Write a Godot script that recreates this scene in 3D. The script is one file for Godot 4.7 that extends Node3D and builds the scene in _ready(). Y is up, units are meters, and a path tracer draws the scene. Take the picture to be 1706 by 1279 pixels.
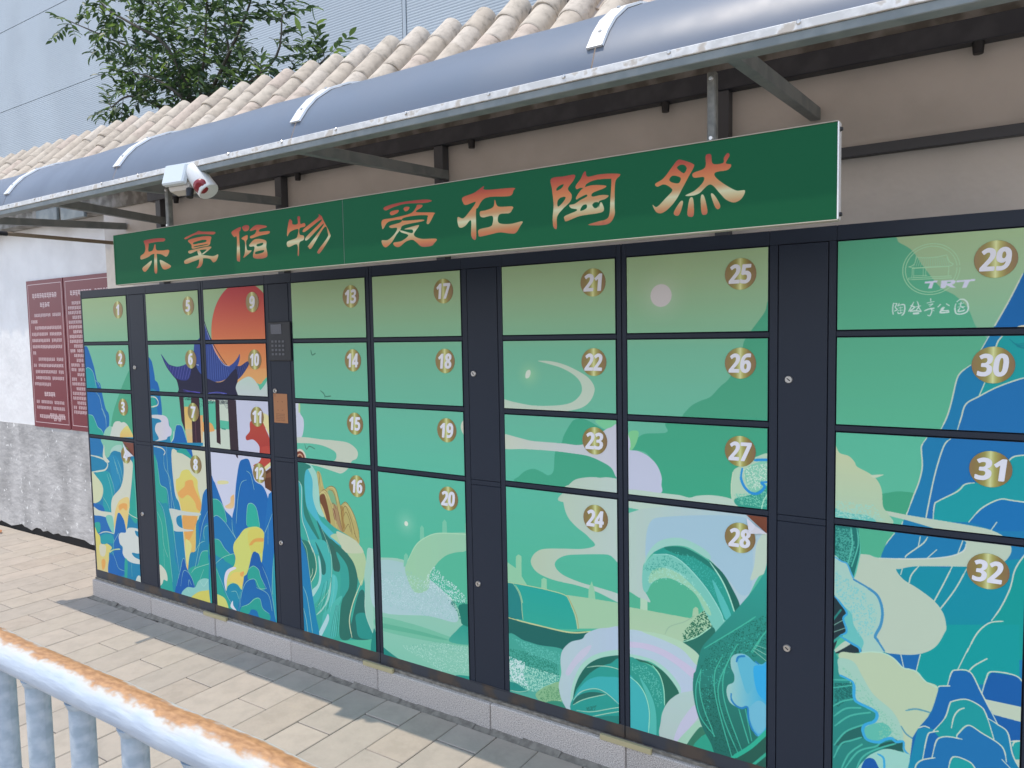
extends Node3D
# Self-service lockers under a curved awning against a tiled garden wall. Units are metres, y up.

const EXPOSURE := 1.34
const GROUND := 0.025
const AX0 := -3.79   # origin of the door print, in metres on the front plane of the lockers
const AY1 := 1.95
const SX0 := -2.41   # origin of the sign print
const SY1 := 2.16
const ZS := 0.53
const INK := 1.12   # reflectance of the print relative to the tone table

const DOOR_X := [[-3.7623, -3.2637], [-3.0576, -2.5603], [-2.5129, -2.0167], [-1.8124, -1.3202], [-1.2750, -0.7816], [-0.5755, -0.0831], [-0.0382, 0.4564], [0.6630, 1.1570]]
const ROW_Y := [[1.9300, 1.6605], [1.6385, 1.3697], [1.3461, 1.0775], [1.0540, 0.2000]]

var M := {}
var rng := RandomNumberGenerator.new()
var used := {}

# ---------------------------------------------------------------- helpers
func numbered(called: String) -> String:
	var n: int = used.get(called, 0)
	used[called] = n + 1
	return called if n == 0 else "%s_%03d" % [called, n]

func thing(called: String, label: String, category: String, at := Vector3.ZERO, group := "") -> Node3D:
	var o := Node3D.new()
	o.name = numbered(called)
	o.position = at
	add_child(o, true)
	tag(o, label, category, group)
	return o

func tag(o: Node, label: String, category: String, group := "", kind := "") -> void:
	if label: o.set_meta("label", label)
	if category: o.set_meta("category", category)
	if group: o.set_meta("group", group)
	if kind: o.set_meta("kind", kind)

func begin() -> SurfaceTool:
	var st := SurfaceTool.new()
	st.begin(Mesh.PRIMITIVE_TRIANGLES)
	st.set_smooth_group(-1)
	return st

func finish(st: SurfaceTool, mat: Material, into: ArrayMesh = null) -> ArrayMesh:
	st.generate_normals()
	var m := st.commit(into)
	m.surface_set_material(m.get_surface_count() - 1, mat)
	return m

func part(called: String, mesh: Mesh, parent: Node, at := Transform3D()) -> MeshInstance3D:
	var o := MeshInstance3D.new()
	o.mesh = mesh
	o.transform = at
	var key := str(parent.get_instance_id()) + called
	var n: int = used.get(key, 0)
	used[key] = n + 1
	o.name = called if n == 0 else "%s_%03d" % [called, n]
	parent.add_child(o, true)
	return o

func tri(st: SurfaceTool, a: Vector3, b: Vector3, c: Vector3, n: Vector3, ua := Vector2.ZERO, ub := Vector2.ZERO, uc := Vector2.ZERO) -> void:
	st.set_uv(ua); st.add_vertex(a)
	if (b - a).cross(c - a).dot(n) > 0.0:
		st.set_uv(uc); st.add_vertex(c)
		st.set_uv(ub); st.add_vertex(b)
	else:
		st.set_uv(ub); st.add_vertex(b)
		st.set_uv(uc); st.add_vertex(c)

func quad(st: SurfaceTool, a: Vector3, b: Vector3, c: Vector3, d: Vector3, n: Vector3, u := [Vector2.ZERO, Vector2(1, 0), Vector2(1, 1), Vector2(0, 1)]) -> void:
	tri(st, a, b, c, n, u[0], u[1], u[2])
	tri(st, a, c, d, n, u[0], u[2], u[3])

# a box between two corners with an optional small chamfer on every edge
func box(st: SurfaceTool, lo: Vector3, hi: Vector3, ch := 0.0, t := Transform3D()) -> void:
	var c := (lo + hi) * 0.5
	var h := (hi - lo) * 0.5
	ch = minf(ch, minf(h.x, minf(h.y, h.z)) * 0.9)
	for ax in 3:
		for s in [-1.0, 1.0]:
			var n := Vector3.ZERO; n[ax] = s
			var i := (ax + 1) % 3
			var j := (ax + 2) % 3
			var p := []
			for q in [[-1, -1], [1, -1], [1, 1], [-1, 1]]:
				var v := Vector3.ZERO
				v[ax] = s * h[ax]; v[i] = q[0] * (h[i] - ch); v[j] = q[1] * (h[j] - ch)
				p.append(t * (c + v))
			quad(st, p[0], p[1], p[2], p[3], t.basis * n)
	if ch <= 0.0: return
	for ax in 3:
		var i := (ax + 1) % 3
		var j := (ax + 2) % 3
		for si in [-1.0, 1.0]:
			for sj in [-1.0, 1.0]:
				var p := []
				for q in [[-1, 0], [1, 0], [1, 1], [-1, 1]]:
					var v := Vector3.ZERO
					v[ax] = q[0] * (h[ax] - ch)
					v[i] = si * (h[i] - (0.0 if q[1] == 0 else ch)); v[j] = sj * (h[j] - (ch if q[1] == 0 else 0.0))
					p.append(t * (c + v))
				var n := Vector3.ZERO; n[i] = si; n[j] = sj
				quad(st, p[0], p[1], p[2], p[3], t.basis * n)
	for sx in [-1.0, 1.0]:
		for sy in [-1.0, 1.0]:
			for sz in [-1.0, 1.0]:
				var s := Vector3(sx, sy, sz)
				var p := []
				for ax in 3:
					var v := Vector3.ZERO
					for k in 3: v[k] = s[k] * (h[k] - (0.0 if k == ax else ch))
					p.append(t * (c + v))
				tri(st, p[0], p[1], p[2], t.basis * s)

func box_mesh(lo: Vector3, hi: Vector3, mat: Material, ch := 0.0) -> ArrayMesh:
	var st := begin()
	box(st, lo, hi, ch)
	return finish(st, mat)

# a beam with a rectangular section from a to b
func beam(st: SurfaceTool, a: Vector3, b: Vector3, w: float, h: float, ch := 0.002) -> void:
	var z := (b - a).normalized()
	var x := Vector3.UP.cross(z)
	x = Vector3.RIGHT if x.length() < 0.01 else x.normalized()
	var y := z.cross(x)
	box(st, Vector3(-w / 2, -h / 2, 0), Vector3(w / 2, h / 2, a.distance_to(b)), ch, Transform3D(Basis(x, y, z), a))

# a round tube along points, radii per point, smooth, with end caps; u runs along, v around (0 at the top)
func tube(st: SurfaceTool, pts: Array, rad: Array, sides := 12, caps := true) -> void:
	var rings := []
	var along := 0.0
	var last_x := Vector3.ZERO
	for i in pts.size():
		var d: Vector3 = (pts[mini(i + 1, pts.size() - 1)] - pts[maxi(i - 1, 0)]).normalized()
		var x := Vector3.UP - d * d.y if last_x == Vector3.ZERO else last_x - d * last_x.dot(d)
		if x.length() < 0.05: x = Vector3.RIGHT - d * d.x
		x = x.normalized()
		last_x = x
		var y := d.cross(x)
		if i > 0: along += pts[i].distance_to(pts[i - 1])
		var ring := []
		for k in sides + 1:
			var a := TAU * k / sides
			ring.append([pts[i] + (x * cos(a) + y * sin(a)) * rad[i], Vector2(along, float(k) / sides), x * cos(a) + y * sin(a)])
		rings.append(ring)
	for i in pts.size() - 1:
		for k in sides:
			var A = rings[i][k]; var B = rings[i + 1][k]; var C = rings[i + 1][k + 1]; var D = rings[i][k + 1]
			st.set_smooth_group(1)
			quad(st, A[0], B[0], C[0], D[0], A[2] + D[2], [A[1], B[1], C[1], D[1]])
	st.set_smooth_group(-1)
	if caps:
		for e in [0, pts.size() - 1]:
			var n: Vector3 = (pts[0] - pts[1]) if e == 0 else (pts[e] - pts[e - 1])
			for k in sides: tri(st, pts[e], rings[e][k][0], rings[e][k + 1][0], n)

func tube_mesh(pts: Array, r: float, mat: Material, sides := 12) -> ArrayMesh:
	var st := begin()
	var rad := []
	for p in pts: rad.append(r)
	tube(st, pts, rad, sides)
	return finish(st, mat)

# a flat disc facing z with a bevelled rim
func disc(st: SurfaceTool, r: float, d: float, sides := 28, bev := 0.0006) -> void:
	for k in sides:
		var a := TAU * k / sides
		var b := TAU * (k + 1) / sides
		var A := Vector3(cos(a), sin(a), 0); var B := Vector3(cos(b), sin(b), 0)
		var f := Vector3(0, 0, d)
		var q := r - bev
		tri(st, f, A * q + f, B * q + f, Vector3.BACK, Vector2(.5, .5), Vector2(.5 + A.x * .5, .5 - A.y * .5), Vector2(.5 + B.x * .5, .5 - B.y * .5))
		quad(st, A * q + f, B * q + f, B * r + f * .4, A * r + f * .4, A + B + Vector3.BACK, [Vector2(.5 + A.x * .5, .5 - A.y * .5), Vector2(.5 + B.x * .5, .5 - B.y * .5), Vector2(.5 + B.x * .5, .5 - B.y * .5), Vector2(.5 + A.x * .5, .5 - A.y * .5)])
		quad(st, A * r + f * .4, B * r + f * .4, B * r, A * r, A + B)

func lin(r: float, g: float, b: float) -> Color:
	return Color(r, g, b).linear_to_srgb()

func plain(c: Color, rough := 0.6, metal := 0.0) -> StandardMaterial3D:
	var m := StandardMaterial3D.new()
	m.albedo_color = c; m.roughness = rough; m.metallic = metal
	return m

func ramp(stops: Array) -> Gradient:
	var g := Gradient.new()
	var off := PackedFloat32Array(); var col := PackedColorArray()
	for s in stops:
		off.append(s[0]); col.append(s[1])
	g.offsets = off; g.colors = col
	return g

func noise(seed_: int, freq: float, stops: Array, size := 512, oct := 4, kind := FastNoiseLite.TYPE_SIMPLEX_SMOOTH, gain := .5) -> NoiseTexture2D:
	var n := FastNoiseLite.new()
	n.seed = seed_; n.frequency = freq; n.fractal_octaves = oct; n.noise_type = kind; n.fractal_gain = gain
	var t := NoiseTexture2D.new()
	t.width = size; t.height = size; t.seamless = true; t.noise = n
	if stops.size(): t.color_ramp = ramp(stops)
	return t

# a surface whose colour comes from a noise laid on it in metres
func rough_mat(tex: Texture2D, per_m: float, rough: float, tint := Color.WHITE, height: Texture2D = null, cm := 0.0, world := true) -> StandardMaterial3D:
	var m := StandardMaterial3D.new()
	m.albedo_texture = tex; m.albedo_color = tint; m.roughness = rough
	m.uv1_triplanar = true; m.uv1_world_triplanar = world
	m.uv1_scale = Vector3.ONE * per_m
	if height:
		m.heightmap_enabled = true; m.heightmap_texture = height; m.heightmap_scale = cm
	return m

# ---------------------------------------------------------------- flat print: a small painter on an Image
var im: Image
var px_mm := 1.3

func ink(hex: String) -> Color:
	var c := Color.html(hex).srgb_to_linear()
	return Color(minf(c.r * INK, .86), minf(c.g * INK, .86), minf(c.b * INK, .86)).linear_to_srgb()

func points(words: PackedStringArray, from: int, smooth: bool, closed: bool) -> PackedVector2Array:
	var p := PackedVector2Array()
	var i := from
	while i + 1 < words.size():
		p.append(Vector2(float(words[i]), float(words[i + 1])) * px_mm)
		i += 2
	if not smooth or p.size() < 3: return p
	var out := PackedVector2Array()
	var n := p.size()
	for k in (n if closed else n - 1):
		var a := p[(k - 1 + n) % n] if closed or k > 0 else p[0]
		var b := p[k]
		var c := p[(k + 1) % n]
		var d := p[(k + 2) % n] if closed or k + 2 < n else p[n - 1]
		for s in 6:
			var t := s / 6.0
			out.append(b.cubic_interpolate(c, a, d, t))
	if not closed: out.append(p[n - 1])
	return out

func fill(p: PackedVector2Array, c: Color, c2 := Color.TRANSPARENT, dir := "") -> void:
	var lo := Vector2(INF, INF); var hi := -lo
	for q in p: lo = lo.min(q); hi = hi.max(q)
	var y0 := maxi(0, int(floor(lo.y))); var y1 := mini(im.get_height() - 1, int(ceil(hi.y)))
	if y1 < y0: return
	var rows := []
	rows.resize(y1 - y0 + 1)
	for i in rows.size(): rows[i] = []
	for k in p.size():
		var a := p[k]; var b := p[(k + 1) % p.size()]
		if a.y > b.y:
			var t := a; a = b; b = t
		if a.y == b.y: continue
		var f := (b.x - a.x) / (b.y - a.y)
		for y in range(maxi(y0, int(ceil(a.y - .5))), mini(y1, int(ceil(b.y - .5)) - 1) + 1):
			rows[y - y0].append(a.x + (y + .5 - a.y) * f)
	for i in rows.size():
		var xs: Array = rows[i]
		xs.sort()
		var cr := c.lerp(c2, clampf((y0 + i - lo.y) / maxf(1.0, hi.y - lo.y), 0, 1)) if dir == "v" else c
		for k in range(0, xs.size() - 1, 2):
			var x0 := maxi(0, int(round(xs[k]))); var x1 := mini(im.get_width(), int(round(xs[k + 1])))
			if x1 <= x0: continue
			if dir == "h":
				var x := x0
				while x < x1:
					var w := mini(6, x1 - x)
					im.fill_rect(Rect2i(x, y0 + i, w, 1), c.lerp(c2, clampf((x - lo.x) / maxf(1.0, hi.x - lo.x), 0, 1)))
					x += w
			else:
				im.fill_rect(Rect2i(x0, y0 + i, x1 - x0, 1), cr)

func dot(x: float, y: float, r: float, c: Color) -> void:
	for j in range(int(floor(y - r)), int(ceil(y + r)) + 1):
		var w := r * r - (j - y) * (j - y)
		if w > 0.0:
			w = sqrt(w)
			im.fill_rect(Rect2i(int(round(x - w)), j, maxi(1, int(round(2 * w))), 1), c)

func stroke(p: PackedVector2Array, w: float, c: Color) -> void:
	var r := w * .5
	var n := p.size()
	for k in n - 1:
		var d := p[k].distance_to(p[k + 1])
		var steps := maxi(1, int(d / maxf(1.0, r * .6)))
		for s in steps:
			var q := p[k].lerp(p[k + 1], float(s) / steps)
			var e := float(k) / n
			dot(q.x, q.y, maxf(1.0, r * (1.0 if e > .12 and e < .85 else .72)), c)

func circle(cx: float, cy: float, r: float) -> PackedVector2Array:
	var p := PackedVector2Array()
	for k in 64: p.append(Vector2(cx + cos(TAU * k / 64) * r, cy + sin(TAU * k / 64) * r))
	return p

func paint(lines: String) -> void:
	for line in lines.split("\n", false):
		var w := line.split(" ", false)
		match w[0]:
			"F": fill(points(w, 3, w[2] == "s", true), ink(w[1]))
			"G": fill(points(w, 5, w[4] == "s", true), ink(w[1]), ink(w[2]), w[3])
			"L": stroke(points(w, 3, true, false), float(w[2]) * px_mm, ink(w[1]))
			"C": fill(circle(float(w[2]) * px_mm, float(w[3]) * px_mm, float(w[4]) * px_mm), ink(w[1]))
			"O": stroke(circle(float(w[3]) * px_mm, float(w[4]) * px_mm, float(w[5]) * px_mm), float(w[2]) * px_mm, ink(w[1]))
			"S":
				var c := Vector3(float(w[4]), float(w[5]), float(w[6])) * px_mm
				for y in range(int(c.y - c.z), int(c.y + c.z)):
					var h := sqrt(maxf(0, c.z * c.z - (y - c.y) * (y - c.y)))
					var t := (y - c.y + c.z) / (2 * c.z)
					var col := ink(w[1]).lerp(ink(w[2]), clampf(t / .62, 0, 1)) if t < .62 else ink(w[2]).lerp(ink(w[3]), (t - .62) / .38)
					im.fill_rect(Rect2i(int(c.x - h), y, int(2 * h), 1), col)
			"W":
				var g := ink(w[1]); var a := float(w[2])
				var c := Vector3(float(w[3]), float(w[4]), float(w[5])) * px_mm
				for y in range(maxi(0, int(c.y - c.z)), mini(im.get_height(), int(c.y + c.z))):
					for x in range(maxi(0, int(c.x - c.z)), mini(im.get_width(), int(c.x + c.z))):
						var d := Vector2(x - c.x, y - c.y).length() / c.z
						if d < 1.0: im.set_pixel(x, y, im.get_pixel(x, y).lerp(g, a * (1 - d) * (1 - d)))
			"N":
				var p := points(w, 4, false, true)
				var lo := Vector2(INF, INF); var hi := -lo
				for q in p: lo = lo.min(q); hi = hi.max(q)
				var c := ink(w[1])
				var s := float(w[3]) * px_mm * .5
				for k in int(w[2]):
					var q := Vector2(rng.randf_range(lo.x, hi.x), rng.randf_range(lo.y, hi.y))
					if Geometry2D.is_point_in_polygon(q, p):
						dot(q.x, q.y, s * rng.randf_range(.55, 1.0), c)
			"K":
				var p := points(w, 4, true, true)
				var top := float(w[1]) * px_mm; var bottom := float(w[2]) * px_mm
				gold_fill(p, top, bottom)
			"H": fill(points(w, 2, true, true), M.sign_green)

func gold_fill(p: PackedVector2Array, top: float, bottom: float) -> void:
	var g := ramp([[0.0, ink("93403a")], [.16, ink("b25c42")], [.38, ink("c47c50")], [.52, ink("b88a60")], [.63, ink("c4c098")], [.74, ink("bca478")], [.88, ink("b4744e")], [1.0, ink("9a5a48")]])
	var keep := im
	# one-pixel rows of the glyph take the tone of their height
	var lo := INF; var hi := -INF
	for q in p: lo = minf(lo, q.y); hi = maxf(hi, q.y)
	for y in range(int(floor(lo)), int(ceil(hi)) + 1):
		var xs := []
		for k in p.size():
			var a := p[k]; var b := p[(k + 1) % p.size()]
			if (a.y <= y + .5) != (b.y <= y + .5): xs.append(a.x + (y + .5 - a.y) / (b.y - a.y) * (b.x - a.x))
		xs.sort()
		var c := g.sample((y - top) / (bottom - top))
		for k in range(0, xs.size() - 1, 2):
			keep.fill_rect(Rect2i(int(round(xs[k])), y, maxi(1, int(round(xs[k + 1])) - int(round(xs[k]))), 1), c)

func door_print() -> Array:
	px_mm = 1.3
	im = Image.create_empty(int(4980 * px_mm), int(1770 * px_mm), false, Image.FORMAT_RGB8)
	var sky := ramp([[0.0, ink("a4bc8c")], [.07, ink("9cba90")], [.16, ink("86b892")], [.19, ink("78b896")], [.33, ink("6cb898")], [.5, ink("5eba9a")], [.7, ink("54b894")], [1.0, ink("58ba96")]])
	for y in im.get_height(): im.fill_rect(Rect2i(0, y, im.get_width(), 1), sky.sample(float(y) / im.get_height()))
	paint(ART)
	im.shrink_x2()
	var k := px_mm * .5 * 1000
	var out := []
	for c in 8:
		var x0: float = DOOR_X[c][0]; var x1: float = DOOR_X[c][1]
		var r := Rect2i(int((x0 - AX0) * k), int((AY1 - ROW_Y[0][0]) * k), int((x1 - x0) * k), int((ROW_Y[0][0] - ROW_Y[3][1]) * k))
		var m := StandardMaterial3D.new()
		m.albedo_texture = ImageTexture.create_from_image(im.get_region(r))
		m.roughness = .5
		m.metallic_specular = .3
		m.texture_repeat = false
		out.append(m)
	return out

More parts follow.
